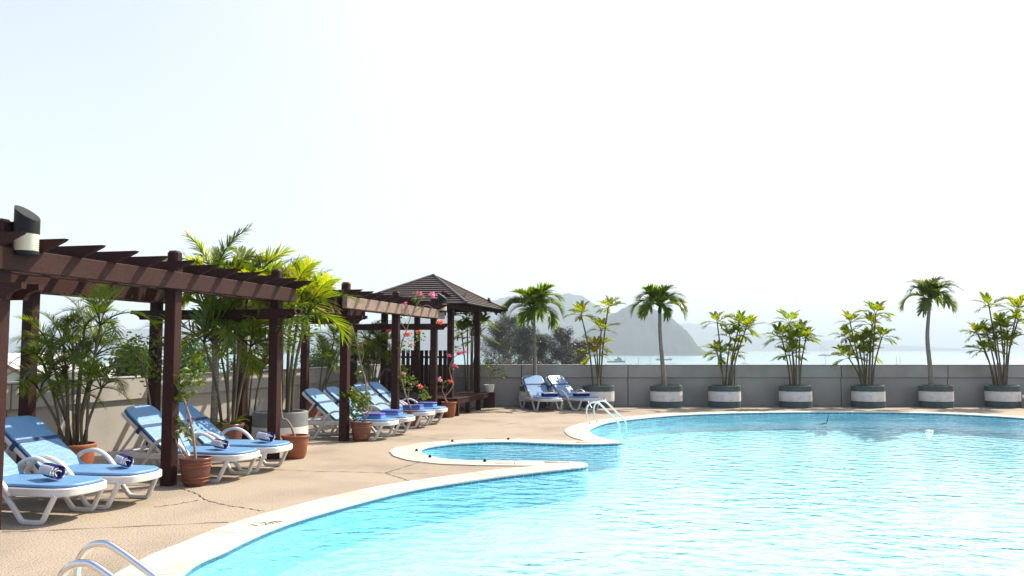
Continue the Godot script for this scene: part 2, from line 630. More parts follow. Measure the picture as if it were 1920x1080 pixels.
	for q in cracks:
		var mb := MB.new()
		var line := []
		for k in q.size() - 1:
			for j in 8: line.append(V2(on(lerpf(q[k][0], q[k + 1][0], j / 8.0), lerpf(q[k][1], q[k + 1][1], j / 8.0))) + Vector2(rng.randf_range(-0.012, 0.012), rng.randf_range(-0.012, 0.012)))
		line.append(V2(on(q[-1][0], q[-1][1])))
		for k in line.size() - 1:
			var s: Vector2 = (line[k + 1] - line[k]).orthogonal().normalized() * (0.006 + 0.004 * sin(k * 1.7))
			var e: Vector2 = (line[mini(k + 2, line.size() - 1)] - line[mini(k + 1, line.size() - 2)]).orthogonal().normalized() * (0.006 + 0.004 * sin((k + 1) * 1.7))
			var a: Vector2 = line[k]
			var b: Vector2 = line[k + 1]
			mb.quad(Vector3(a.x - s.x, 0.004, a.y - s.y), Vector3(b.x - e.x, 0.004, b.y - e.y), Vector3(b.x + e.x, 0.004, b.y + e.y), Vector3(a.x + s.x, 0.004, a.y + s.y))
		setting("deck_crack", mb, M.joint)
	# depth marking and the rows of slots beside the spa, in place of illegible letters
	var t := TextMesh.new()
	t.text = "1.2m"
	t.font_size = 32
	t.pixel_size = 0.0042
	t.depth = 0.002
	t.font = SystemFont.new()
	t.font.font_names = PackedStringArray(["Droid Sans"])
	var mark := one("depth_marking", t, M.ink, "dark painted 1.2m depth marking on the pool coping", "marking")
	mark.transform = Transform3D(Basis(Vector3(0.45, 0, -0.893), Vector3.UP, Vector3(-0.893, 0, -0.45).cross(Vector3.UP)).orthonormalized(), on(499, 985) + Vector3(0, 0.0185, 0))
	var dirx := Vector3(0.66, 0, -0.75).normalized()
	mark.basis = Basis(dirx, Vector3.UP.cross(dirx).normalized(), Vector3.UP)
	var strokes := [[[912, 824.5], [965, 823.5], 14], [[930, 870.5], [985, 870.0], 12], [[1080, 831], [1106, 830.6], 8], [[1022, 868.5], [1066, 869.5], 13]]
	for q in strokes:
		var g := thing("lettering_strokes", "short dark ticks for illegible letters on the coping " + ["behind the spa bay", "before the spa bay", "on the point beside the far ladder", "on the tip of the spa wall"][strokes.find(q)], "lettering", on(q[0][0], q[0][1]), 0.0, "ticks for illegible letters round the spa")
		for k in q[2]:
			var p := on(lerpf(q[0][0], q[1][0], k / float(q[2] - 1)), lerpf(q[0][1], q[1][1], k / float(q[2] - 1)))
			var mb := MB.new()
			mb.box(Vector3.ZERO, Vector3(0.012, 0.004, 0.11), Basis(Vector3.UP, 0.35 - 0.05 * k), 0.001)
			part(g, "stroke", mb, M.ink, Transform3D(Basis.IDENTITY, p - g.position + Vector3(0, 0.018, 0)))


func _area(p: PackedVector2Array) -> float:
	var s := 0.0
	for i in p.size(): s += p[i].cross(p[(i + 1) % p.size()])
	return s / 2


func _out(i: int, cw: bool) -> Vector2:
	var N := pool.size()
	var t := (pool[(i + 1) % N] - pool[(i - 1 + N) % N]).normalized()
	return Vector2(-t.y, t.x) if cw else Vector2(t.y, -t.x)


func parapet(from: Vector3, to: Vector3, label: String, first_gap: float, panel: float) -> void:
	# stands on the deck; from -> to with the pool on the right-hand side of the walk
	var d := (to - from).normalized()
	var inward := d.cross(Vector3.UP)
	var L := from.distance_to(to)
	var t := thing("parapet_wall", label, "wall", from)
	var b := Basis(d, Vector3.UP, d.cross(Vector3.UP))
	t.basis = b
	var core := MB.new()
	core.box(Vector3(L / 2, 0.55, -0.12), Vector3(L, 1.08, 0.12))
	part(t, "core", core, M.gap)
	var x := 0.0
	var next := first_gap
	while x < L - 0.01:
		var e := minf(next, L)
		var lo := MB.new()
		lo.box(Vector3((x + e) / 2, 0.395, -0.055), Vector3(e - x - 0.018, 0.79, 0.11), Basis.IDENTITY, 0.006)
		part(t, "panel", lo, M.wall)
		var up := MB.new()
		up.box(Vector3((x + e) / 2, 0.962, -0.06), Vector3(e - x - 0.018, 0.34, 0.24), Basis.IDENTITY, 0.01)
		part(t, "upper_band", up, M.wall)
		var cap := MB.new()
		cap.box(Vector3((x + e) / 2, 1.144, -0.06), Vector3(e - x - 0.012, 0.022, 0.26), Basis.IDENTITY, 0.005)
		part(t, "capping", cap, M.wall)
		x = e
		next = e + panel


func hill(called: String, prof: Array, depth: float, thick: float, sd: int) -> void:
	var f := FastNoiseLite.new()
	f.seed = sd
	f.frequency = 0.008
	f.fractal_octaves = 5
	var c := Curve.new()
	var x0: float = prof[0][0]
	var x1: float = prof[-1][0]
	var rows := []
	var nx := 150
	var nz := 26
	for j in nz:
		var s := float(j) / (nz - 1)
		var row := []
		for i in nx:
			var px := lerpf(x0, x1, float(i) / (nx - 1))
			var k := 0
			while k < prof.size() - 2 and prof[k + 1][0] < px: k += 1
			var w := clampf((px - prof[k][0]) / (prof[k + 1][0] - prof[k][0]), 0, 1)
			w = lerpf(w, smoothstep(0, 1, w), 0.4)
			var py := lerpf(prof[k][1], prof[k + 1][1], w)
			var top := at(px, py, depth)
			var z := depth + (s - 0.55) * thick
			var h := maxf(0.0, top.y - SEA)
			var rise := pow(sin(PI * clampf(s * 0.91, 0, 1)), 0.85)
			var nse := f.get_noise_2d(top.x, z) * (0.10 + 0.35 * (1 - rise))
			var yy := h * rise * (1.0 + nse) + f.get_noise_2d(top.x * 6, z * 6) * minf(h, 30) * 0.12
			row.append(Vector3(top.x, SEA - 2 + maxf(0.0, yy), -z))
		rows.append(row)
	var mb := MB.new()
	mb.grid(rows)
	setting(called, mb, M.forest)


func make_far_setting() -> void:
	var sea := MB.new()
	sea.quad(W(-15000, 200, SEA), W(15000, 200, SEA), W(15000, 16000, SEA), W(-15000, 16000, SEA))
	setting("sea", sea, M.sea)
	var land := MB.new()
	land.quad(W(-420, -60, SEA + 0.4), W(300, -60, SEA + 0.4), W(200, 330, SEA + 0.4), W(-420, 330, SEA + 0.4))
	setting("ground", land, M.land)
	hill("hill", [[1020, 664], [1050, 650], [1085, 630], [1120, 603], [1150, 588], [1172, 577], [1190, 572], [1215, 574], [1232, 582], [1252, 592], [1268, 608], [1278, 628], [1284, 642], [1296, 652], [1312, 660], [1325, 666]], 2000, 420, 4)
	hill("hill", [[560, 655], [620, 622], [700, 607], [760, 597], [830, 580], [905, 565], [940, 560], [965, 559], [1000, 562], [1040, 556], [1062, 552], [1085, 556], [1112, 570], [1140, 588], [1180, 612], [1230, 640], [1260, 660]], 3100, 900, 9)
	hill("hill", [[-700, 640], [-400, 622], [-100, 630], [30, 634], [100, 626], [200, 620], [280, 616], [400, 614], [500, 619], [600, 616], [700, 622], [800, 650]], 3600, 900, 15)
	hill("hill", [[1120, 640], [1200, 610], [1290, 606], [1340, 616], [1400, 622], [1470, 634], [1540, 638], [1640, 645], [1760, 652]], 5600, 1300, 22)


# ------------------------------------------------------------------ pergolas and pavilion
func post_mesh(h: float, w: float, head: bool) -> MB:
	var mb := MB.new()
	if not head:
		mb.box(Vector3(0, h / 2, 0), Vector3(w, h, w), Basis.IDENTITY, 0.006)
		return mb
	mb.box(Vector3(0, (h - 0.2) / 2, 0), Vector3(w, h - 0.2, w), Basis.IDENTITY, 0.006)
	mb.box(Vector3(0, h - 0.195, 0), Vector3(w - 0.02, 0.02, w - 0.02))
	mb.box(Vector3(0, h - 0.095, 0), Vector3(w, 0.19, w), Basis.IDENTITY, 0.028)
	return mb


func rafter_mesh(L: float, h: float, w: float) -> MB:      # along x, centred; both ends cut away underneath
	var mb := MB.new()
	var p := PackedVector2Array([Vector2(-L / 2, h), Vector2(-L / 2 + 0.02, h * 0.82), Vector2(-L / 2 + 0.24, 0), Vector2(L / 2 - 0.24, 0), Vector2(L / 2 - 0.02, h * 0.82), Vector2(L / 2, h)])
	for s in [-1.0, 1.0]:
		for k in range(1, p.size() - 1):
			var a := Vector3(p[0].x, p[0].y, s * w / 2)
			var b := Vector3(p[k].x, p[k].y, s * w / 2)
			var d := Vector3(p[k + 1].x, p[k + 1].y, s * w / 2)
			if s > 0: mb.tri(a, b, d)
			else: mb.tri(a, d, b)
	for k in p.size():
		var a := p[k]
		var b := p[(k + 1) % p.size()]
		mb.quad(Vector3(a.x, a.y, w / 2), Vector3(a.x, a.y, -w / 2), Vector3(b.x, b.y, -w / 2), Vector3(b.x, b.y, w / 2))
	return mb


func cross_mesh(L: float, h: float, w: float) -> MB:       # beam whose ends curve up underneath
	var prof := PackedVector2Array([Vector2(-L / 2, h), Vector2(-L / 2, h * 0.7)])
	for k in 6: prof.append(Vector2(-L / 2 + 0.16 * sin(k / 5.0 * PI / 2), h * 0.62 * (cos(k / 5.0 * PI / 2))))
	for k in 6: prof.append(Vector2(L / 2 - 0.16 * cos(k / 5.0 * PI / 2), h * 0.62 * (sin(k / 5.0 * PI / 2))))
	prof.append(Vector2(L / 2, h * 0.7))
	prof.append(Vector2(L / 2, h))
	var mb := MB.new()
	var t := Geometry2D.triangulate_polygon(prof)
	for s in [-1.0, 1.0]:
		for i in range(0, t.size(), 3):
			var a := prof[t[i]]
			var b := prof[t[i + 1]]
			var d := prof[t[i + 2]]
			if ((b - a).cross(d - a) > 0) != (s > 0):
				var k := b
				b = d
				d = k
			mb.tri(Vector3(a.x, a.y, s * w / 2), Vector3(b.x, b.y, s * w / 2), Vector3(d.x, d.y, s * w / 2))
	for k in prof.size():
		var a := prof[k]
		var b := prof[(k + 1) % prof.size()]
		mb.quad(Vector3(a.x, a.y, w / 2), Vector3(a.x, a.y, -w / 2), Vector3(b.x, b.y, -w / 2), Vector3(b.x, b.y, w / 2))
	return mb


func pergola(first: Vector3, spacing: float, label: String, fascia: Material, longer := 0.0) -> Node3D:
	# local axes: x across towards the pool, z back towards the camera along the row
	var t := thing("pergola", label, "pergola", first)
	t.basis = Basis(AC, Vector3.UP, AC.cross(Vector3.UP))
	var DEEP := 2.0
	var tall := post_mesh(2.77, 0.14, true).mesh()
	var low := post_mesh(2.3, 0.14, false).mesh()
	for k in 3:
		part(t, "post", tall, M.wood_upright, Transform3D(Basis.IDENTITY, Vector3(0, 0, -k * spacing + (longer if k == 0 else 0.0))))
		part(t, "post", low, M.wood_upright, Transform3D(Basis.IDENTITY, Vector3(-DEEP, 0, -k * spacing + (longer if k == 0 else 0.0))))
	var L := spacing * 2 + 0.62
	var beam := MB.new()
	beam.box(Vector3.ZERO, Vector3(L, 0.2, 0.09), Basis.IDENTITY, 0.005)
	var bm := beam.mesh()
	var along := Basis(Vector3.UP, PI / 2)
	part(t, "fascia_beam", bm, fascia, Transform3D(along, Vector3(0.117, 2.4, -spacing)))
	part(t, "beam", bm, M.wood, Transform3D(along, Vector3(-0.117, 2.4, -spacing)))
	part(t, "beam", bm, M.wood, Transform3D(along, Vector3(-DEEP + 0.117, 2.4, -spacing)))
	part(t, "beam", bm, M.wood, Transform3D(along, Vector3(-DEEP - 0.117, 2.4, -spacing)))
	var raf := rafter_mesh(DEEP + 0.86, 0.115, 0.055).mesh()
	var n := int(round(L / 0.45))
	for k in n:
		var z := 0.29 - k * (L - 0.04) / (n - 1)
		for p in 3:                                       # pass beside the posts, not through them
			var pz := -p * spacing + (longer if p == 0 else 0.0)
			if absf(z - pz) < 0.105: z = pz + (0.108 if z >= pz else -0.108)
		part(t, "rafter", raf, M.wood_dark, Transform3D(Basis.IDENTITY, Vector3(-DEEP / 2, 2.502, z)))
	var cm := cross_mesh(DEEP + 0.72, 0.14, 0.055).mesh()
	for z in [longer, -2 * spacing]:
		for s in [-1, 1]:
			part(t, "cross_beam", cm, M.wood_dark, Transform3D(Basis.IDENTITY, Vector3(-DEEP / 2, 2.04, z + s * 0.099)))
	return t


func bracket_lamp(where: Vector3, label: String) -> void:
	var t := thing("bracket_lamp", label, "lamp", where, 0.0, "round lamps on the pergola posts")
	t.basis = Basis(AC, Vector3.UP, AC.cross(Vector3.UP))
	var R := 0.107
	var cap := MB.new()                                      # cylinder with a slanting top
	var lo := []
	var hi := []
	for k in 28:
		var a := TAU * k / 28
		var p := Vector3(R * cos(a), 0, -R * sin(a))
		lo.append(p + Vector3(0, 0.2, 0))
		hi.append(p + Vector3(0, 0.39 - 0.075 * p.x / R, 0))
	cap.grid([lo, hi], true)
	cap.fan(hi)
	cap.fan(lo, true)
	part(t, "cap", cap, M.black_metal)
	var ribs := MB.new()
	var prof := []
	for k in 8:
		prof.append(Vector2(R - 0.012, 0.04 + k * 0.02))
		prof.append(Vector2(R - 0.002, 0.05 + k * 0.02))
	prof.append(Vector2(R - 0.012, 0.2))
	ribs.lathe(prof, 28, 3.0)
	part(t, "ribbed_glass", ribs, M.lamp_glass)
	var ring := MB.new()
	ring.lathe([Vector2(0.0, 0.0), Vector2(R - 0.015, 0.0), Vector2(R, 0.01), Vector2(R, 0.036), Vector2(R - 0.014, 0.045)], 28)
	part(t, "base_ring", ring, M.black_metal)
	var arm := MB.new()
	arm.box(Vector3(-0.11, 0.27, 0), Vector3(0.16, 0.09, 0.05), Basis.IDENTITY, 0.008)
	part(t, "bracket", arm, M.black_metal)


func pavilion() -> void:
	var c := W(-2.06, 22.25)
	var t := thing("pavilion", "dark timber pavilion with hipped shingle roof over a raised platform in the corner", "pavilion", c)
	t.basis = Basis(AC, Vector3.UP, AC.cross(Vector3.UP))
	var hw := 0.86
	var hd := 1.22
	var PH := 0.42
	# platform: single boards on joists and short legs
	var bd := MB.new()
	bd.box(Vector3.ZERO, Vector3(3.0, 0.032, 0.118), Basis.IDENTITY, 0.004)
	var board := bd.mesh()
	for k in 27: part(t, "platform_board", board, M.wood_dark, Transform3D(Basis.IDENTITY, Vector3(-0.32, PH - 0.016, 1.62 - k * 0.124)))
	var js := MB.new()
	js.box(Vector3.ZERO, Vector3(0.06, 0.1, 3.3), Basis.IDENTITY, 0.004)
	for x in [1.14, 0.5, -0.4, -1.2, -1.76]: part(t, "joist", js.mesh(), M.wood_dark, Transform3D(Basis.IDENTITY, Vector3(x, PH - 0.084, 0.01)))
	var lg := MB.new()
	lg.box(Vector3(0, 0.143, 0), Vector3(0.11, 0.286, 0.11), Basis.IDENTITY, 0.005)
	for x in [1.1, -0.4, -1.7]:
		for z in [1.5, 0.5, -0.5, -1.45]: part(t, "platform_leg", lg.mesh(), M.wood_dark, Transform3D(Basis.IDENTITY, Vector3(x, 0, z)))
	var ps := MB.new()
	ps.box(Vector3(0, 1.15, 0), Vector3(0.14, 2.3, 0.14), Basis.IDENTITY, 0.006)
	for x in [-hw, hw]:
		for z in [-hd, hd]: part(t, "post", ps.mesh(), M.wood_upright, Transform3D(Basis.IDENTITY, Vector3(x, PH, z)))
	var pl := MB.new()
	for x in [-hw, hw]: pl.box(Vector3(x, 2.66, 0), Vector3(0.1, 0.13, hd * 2 + 0.5), Basis.IDENTITY, 0.005)
	part(t, "wall_plate", pl, M.wood_dark)
	var pl2 := MB.new()
	for z in [-hd, hd]: pl2.box(Vector3(0, 2.655, z), Vector3(hw * 2 - 0.1, 0.12, 0.1), Basis.IDENTITY, 0.005)
	part(t, "tie_beam", pl2, M.wood_dark)
	# roof: overlapping courses on four faces
	var ew := 1.50
	var ed := 2.1
	var top := 3.5
	var eave := 2.64
	var under := MB.new()
	var pk := Vector3(0, top - 0.03, 0)
	var cn := [Vector3(-ew, eave, ed), Vector3(ew, eave, ed), Vector3(ew, eave, -ed), Vector3(-ew, eave, -ed)]
	for k in 4: under.tri(cn[k] * Vector3(0.985, 1, 0.985), cn[(k + 1) % 4] * Vector3(0.985, 1, 0.985), pk)
	var roof := part(t, "roof", under, M.wood_dark)
	var courses := 14
	for k in 4:
		var a: Vector3 = cn[k]
		var b: Vector3 = cn[(k + 1) % 4]
		var pkk := Vector3(0, top, 0)
		var nn := (b - a).cross(pkk - a).normalized()
		for j in courses:
			var s0 := float(j) / courses
			var s1 := minf(float(j + 1.25) / courses, 1.0)
			var A := a.lerp(pkk, s0) + nn * 0.045
			var B := b.lerp(pkk, s0) + nn * 0.045
			var C := b.lerp(pkk, s1) + nn * 0.012
			var D := a.lerp(pkk, s1) + nn * 0.012
			var mb := MB.new()
			mb.quad(A, B, C, D)
			mb.quad(A - nn * 0.032, B - nn * 0.032, B, A)
			mb.tri(D, A - nn * 0.032, A)
			mb.tri(C, B, B - nn * 0.032)
			part(roof, "shingle_course", mb, M.shingle)
	for k in 4:
		var mb := MB.new()
		mb.tube([cn[k] + Vector3(0, 0.045, 0), Vector3(0, top + 0.03, 0)], 0.035, 6)
		part(roof, "hip_ridge", mb, M.shingle)
	for x in 9:
		for s in [-1.0, 1.0]:
			var mb := MB.new()
			var u := -0.8 + 0.2 * x
			mb.box(Vector3.ZERO, Vector3(0.045, 0.075, 1.0), Basis.IDENTITY, 0.004)
			var tilt := atan2(top - eave, ed)
			part(t, "rafter_tail", mb, M.wood_dark, Transform3D(Basis(Vector3.RIGHT, s * tilt), Vector3(u * ew, eave + 0.12, s * (ed - 0.52))))
	for z in 11:
		for s in [-1.0, 1.0]:
			var mb := MB.new()
			var u := -0.8 + 0.16 * z
			mb.box(Vector3.ZERO, Vector3(0.75, 0.075, 0.045), Basis.IDENTITY, 0.004)
			var tilt := atan2(top - eave, ew)
			part(t, "rafter_tail", mb, M.wood_dark, Transform3D(Basis(Vector3.BACK, -s * tilt), Vector3(s * (ew - 0.4), eave + 0.135, u * ed)))
	# slatted screen along the left and rear of the platform
	var sl := MB.new()
	sl.box(Vector3(0, 0.57, 0), Vector3(0.1, 1.14, 0.025), Basis.IDENTITY, 0.003)
	var scr := thing("slatted_screen", "dark upright slat screen standing at the back of the pavilion platform", "screen", c + t.basis * Vector3(0, PH, -hd - 0.16))
	scr.basis = t.basis
	for k in 14: part(scr, "slat", sl.mesh(), M.wood_upright, Transform3D(Basis.IDENTITY, Vector3(-1.72 + k * 0.135, 0, 0)))
	var rail := MB.new()
	rail.box(Vector3.ZERO, Vector3(1.9, 0.06, 0.03), Basis.IDENTITY, 0.003)
	for y in [0.2, 0.95]: part(scr, "rail", rail.mesh(), M.wood_dark, Transform3D(Basis.IDENTITY, Vector3(-0.84, y, -0.03)))


# ------------------------------------------------------------------ loungers, towels, pots
func rect(w: float, h: float, b := 0.006) -> Array:
	return [Vector2(-w / 2 + b, -h / 2), Vector2(w / 2 - b, -h / 2), Vector2(w / 2, -h / 2 + b), Vector2(w / 2, h / 2 - b), Vector2(w / 2 - b, h / 2), Vector2(-w / 2 + b, h / 2), Vector2(-w / 2, h / 2 - b), Vector2(-w / 2, -h / 2 + b)]


func bend(p: Array, n := 5) -> Array:                        # smooth curve through points
	var out := []
	for i in p.size() - 1:
		var a: Vector3 = p[maxi(i - 1, 0)]
		var d: Vector3 = p[mini(i + 2, p.size() - 1)]
		for k in n: out.append(p[i].cubic_interpolate(p[i + 1], a, d, k / float(n)))
	out.append(p[-1])
	return out


func pillow(mb: MB, outline: Array, y0: float, th: float, b: float) -> void:   # outline: Vector2 (x, z), clockwise seen from above in x-z
	var rows := []
	var N := outline.size()
	for q in [[b, 0.0], [b * 0.3, 0.18], [0.0, 0.5], [b * 0.25, 0.82], [b * 0.9, 0.97], [b * 2.2, 1.0]]:
		var ring := []
		for i in N:
			var t: Vector2 = (outline[(i + 1) % N] - outline[(i - 1 + N) % N]).normalized()
			var o: Vector2 = outline[i] + Vector2(-t.y, t.x) * q[0]
			ring.append(Vector3(o.x, y0 + th * q[1], o.y))
		rows.append(ring)
	mb.grid(rows, true, true)
	mb.fan(rows[0])
	mb.fan(rows[-1], true)


func make_lounger() -> Node3D:
	# local: x from the foot end towards the head, z across
	var t := thing("sun_lounger", "", "sun lounger", Vector3.ZERO, 0.0, "sun loungers round the pool")
	var w := 0.315
	var f := MB.new()
	var u := [Vector3(1.82, 0.29, -w), Vector3(1.0, 0.29, -w), Vector3(0.36, 0.29, -w), Vector3(0.17, 0.29, -w * 0.96), Vector3(0.06, 0.29, -w * 0.8), Vector3(0.012, 0.29, -w * 0.42), Vector3(0, 0.29, 0)]
	for k in 6: u.append(u[5 - k] * Vector3(1, 1, -1))
	f.sweep(bend(u, 3), rect(0.035, 0.075, 0.008), Vector3.UP)
	part(t, "frame", f, M.resin)
	for x in range(11):
		var sl := MB.new()
		sl.box(Vector3(0.12 + x * 0.165, 0.305, 0), Vector3(0.1, 0.015, w * 2 - 0.05), Basis.IDENTITY, 0.004)
		if x < 6 or x > 8: part(t, "slat", sl, M.resin)
	for s in [-1.0, 1.0]:
		var z: float = w * s
		var fl := MB.new()
		fl.sweep(bend([Vector3(0.13, 0.27, z), Vector3(0.2, 0.13, z * 1.02), Vector3(0.25, 0.035, z * 1.03), Vector3(0.31, 0.022, z * 1.03), Vector3(0.42, 0.022, z * 1.03), Vector3(0.48, 0.04, z * 1.03), Vector3(0.57, 0.15, z * 1.02), Vector3(0.69, 0.28, z)], 4), rect(0.045, 0.042, 0.01), Vector3(0, 0, 1))
		part(t, "leg", fl, M.resin)
		var rl := MB.new()
		rl.sweep(bend([Vector3(1.22, 0.28, z), Vector3(1.33, 0.13, z * 1.02), Vector3(1.39, 0.035, z * 1.03), Vector3(1.44, 0.022, z * 1.03), Vector3(1.57, 0.022, z * 1.03), Vector3(1.62, 0.035, z * 1.03), Vector3(1.68, 0.13, z * 1.02), Vector3(1.77, 0.27, z)], 4), rect(0.045, 0.042, 0.01), Vector3(0, 0, 1))
		part(t, "leg", rl, M.resin)
		var ar := MB.new()
		ar.sweep(bend([Vector3(0.6, 0.25, z * 1.03), Vector3(0.68, 0.345, z * 1.06), Vector3(0.79, 0.445, z * 1.09), Vector3(0.93, 0.5, z * 1.1), Vector3(1.07, 0.475, z * 1.09), Vector3(1.17, 0.39, z * 1.06), Vector3(1.24, 0.28, z * 1.03)], 5), rect(0.036, 0.055, 0.01), Vector3(0, 0, 1))
		part(t, "armrest", ar, M.resin)
	# backrest turns about (1.04, 0.33)
	var back := Transform3D(Basis(Vector3(0, 0, 1), deg_to_rad(39)), Vector3(1.04, 0.325, 0))
	var bf := MB.new()
	bf.sweep(bend([Vector3(0, -0.02, -w * 0.9), Vector3(0.4, -0.02, -w * 0.9), Vector3(0.72, -0.02, -w * 0.9), Vector3(0.79, -0.02, -w * 0.72), Vector3(0.8, -0.02, 0), Vector3(0.79, -0.02, w * 0.72), Vector3(0.72, -0.02, w * 0.9), Vector3(0.4, -0.02, w * 0.9), Vector3(0, -0.02, w * 0.9)], 3), rect(0.04, 0.045, 0.008), Vector3.UP)
	for k in 6: bf.box(Vector3(0.08 + k * 0.125, -0.016, 0), Vector3(0.08, 0.012, w * 1.75), Basis.IDENTITY, 0.003)
	part(t, "backrest", bf, M.resin, back)
	for s in [-1.0, 1.0]:
		var st := MB.new()
		st.sweep([back * Vector3(0.5, -0.03, w * 0.8 * s), Vector3(1.70, 0.3, w * 0.8 * s)], rect(0.03, 0.03, 0.006), Vector3(0, 0, 1))
		part(t, "support_strut", st, M.resin)
	var oc := []
	for q in [[0.015, 0.0], [0.022, -0.12], [0.06, -0.22], [0.15, -0.29], [0.3, -0.305], [0.6, -0.305], [0.9, -0.305], [1.06, -0.3]]: oc.append(Vector2(q[0], q[1]))
	for k in range(7, 0, -1): oc.append(oc[k] * Vector2(1, -1))
	var sc := MB.new()
	pillow(sc, oc, 0.317, 0.042, 0.012)
	var seat := part(t, "seat_cushion", sc, M.cushion)
	var ob := []
	for q in [[0.0, -0.29], [0.35, -0.29], [0.68, -0.285], [0.78, -0.26], [0.82, -0.18], [0.825, 0.0]]: ob.append(Vector2(q[0], q[1]))
	for k in range(4, -1, -1): ob.append(ob[k] * Vector2(1, -1))
	ob.reverse()
	var oo := []
	for k in ob.size(): oo.append(ob[ob.size() - 1 - k])
	var bc := MB.new()
	pillow(bc, _ordered(oo), 0.008, 0.042, 0.012)
	var bcp := part(t, "back_cushion", bc, M.cushion, back)
	for q in [[seat, oc, 0.327], [bcp, _ordered(oo), 0.018]]:
		var pp := MB.new()
		var ln := []
		for p in q[1]: ln.append(Vector3(p.x, q[2], p.y))
		ln.append(ln[0])
		pp.tube(ln, 0.0075, 6, false)
		part(q[0], "piping", pp, M.piping)
	var sb := MB.new()
	for y in [0.054, -0.052]: sb.box(Vector3(0.44, y, 0), Vector3(0.05, 0.004, 0.62), Basis.IDENTITY, 0.001)
	for z in [-0.312, 0.312]: sb.box(Vector3(0.44, 0.001, z), Vector3(0.05, 0.11, 0.004), Basis.IDENTITY, 0.001)
	part(t, "strap", sb, M.piping, back)
	return t


func _ordered(o: Array) -> Array:      # the turning sense that pillow() wants
	var p := PackedVector2Array(o)
	if _area(p) < 0:
		var r := o.duplicate()
		r.reverse()
		return r
	return o


func rolled_towel(where: Vector3, turn: float, label: String, length := 0.27, r := 0.07) -> void:
	var t := thing("rolled_towel", label, "towel", where, turn, "rolled striped towels on the loungers")
	var bands := [["navy", 0.0, 0.22], ["white_terry", 0.22, 0.42], ["navy", 0.42, 0.6], ["white_terry", 0.6, 0.70], ["violet", 0.70, 0.78], ["white_terry", 0.78, 0.86], ["navy", 0.86, 0.94], ["white_terry", 0.94, 1.0]]
	var turns := 3.2
	for b in bands:
		var mb := MB.new()
		var n := 16
		var outer := []
		var inner := []
		for k in n + 1:
			var s: float = lerpf(b[1], b[2], k / float(n))
			var a := -s * turns * TAU + 1.0
			var rr := lerpf(0.012, r, s) + 0.002 * sin(a * 3)
			outer.append(Vector3(rr * cos(a), r + rr * sin(a), 0))
			inner.append(Vector3((rr - 0.011) * cos(a), r + (rr - 0.011) * sin(a), 0))
		var e := Vector3(0, 0, length / 2)
		var o0 := []
		var o1 := []
		var i0 := []
		var i1 := []
		for k in n + 1:
			var wob := Vector3(0, 0, 0.005 * sin(k * 0.9 + b[1] * 20))
			o0.append(outer[k] - e + wob)
			o1.append(outer[k] + e + wob)
			i0.append(inner[k] - e + wob)
			i1.append(inner[k] + e + wob)
		mb.grid([o0, o1])
		mb.grid([i1, i0])
		mb.grid([o1, i1])
		mb.grid([i0, o0])
		part(t, "stripe", mb, M[b[0]])


func folded_towel(where: Vector3, turn: float, label: String, layers: Array, sx := 0.36, sz := 0.24) -> void:
	var t := thing("folded_towel", label, "towel", where, turn, "folded towels on the loungers")
	var y := 0.0
	for l in layers:
		var o := []
		for q in [[1, 1], [-1, 1], [-1, -1], [1, -1]]:
			var jx := rng.randf_range(-0.008, 0.008)
			for k in 4:
				var a: float = atan2(q[1], q[0]) + (k - 1.5) / 1.5 * PI / 4
				o.append(Vector2(q[0] * (sx / 2 - 0.03) + cos(a) * 0.03 + jx, q[1] * (sz / 2 - 0.03) + sin(a) * 0.03))
			for k in 3: o.append(Vector2.ZERO)
		for k in 4:
			for j in 3:
				var i0 := k * 7 + 3
				o[i0 + 1 + j] = o[i0].lerp(o[(i0 + 4) % 28], (j + 1) / 4.0)
		var mb := MB.new()
		pillow(mb, _ordered(o), y, l[1], minf(0.012, l[1] * 0.4))
		part(t, "towel_layer", mb, M[l[0]])
		y += l[1] * 0.97


func planter(where: Vector3, label: String, bands: Array) -> void:
	var t := thing("round_planter", label, "planter", where, 0.0, "banded concrete planters")
	var R := 0.435
	var y := 0.0
	for b in bands:
		var mb := MB.new()
		var top: float = y + b[1]
		if b == bands[-1]:
			mb.lathe([Vector2(R, y), Vector2(R, top - 0.012), Vector2(R - 0.012, top), Vector2(R - 0.06, top), Vector2(R - 0.065, top - 0.1)], 48)
		else:
			mb.lathe([Vector2(R - 0.05, y), Vector2(R + (0.003 if b[0] == "band_white" else 0.0), y), Vector2(R + (0.003 if b[0] == "band_white" else 0.0), top)], 48)
		part(t, "band", mb, M[b[0]])
		y = top
	var so := MB.new()
	so.lathe([Vector2(R - 0.06, y - 0.06), Vector2(R * 0.5, y - 0.045), Vector2(0.0, y - 0.03)], 32)
	part(t, "soil", so, M.soil)


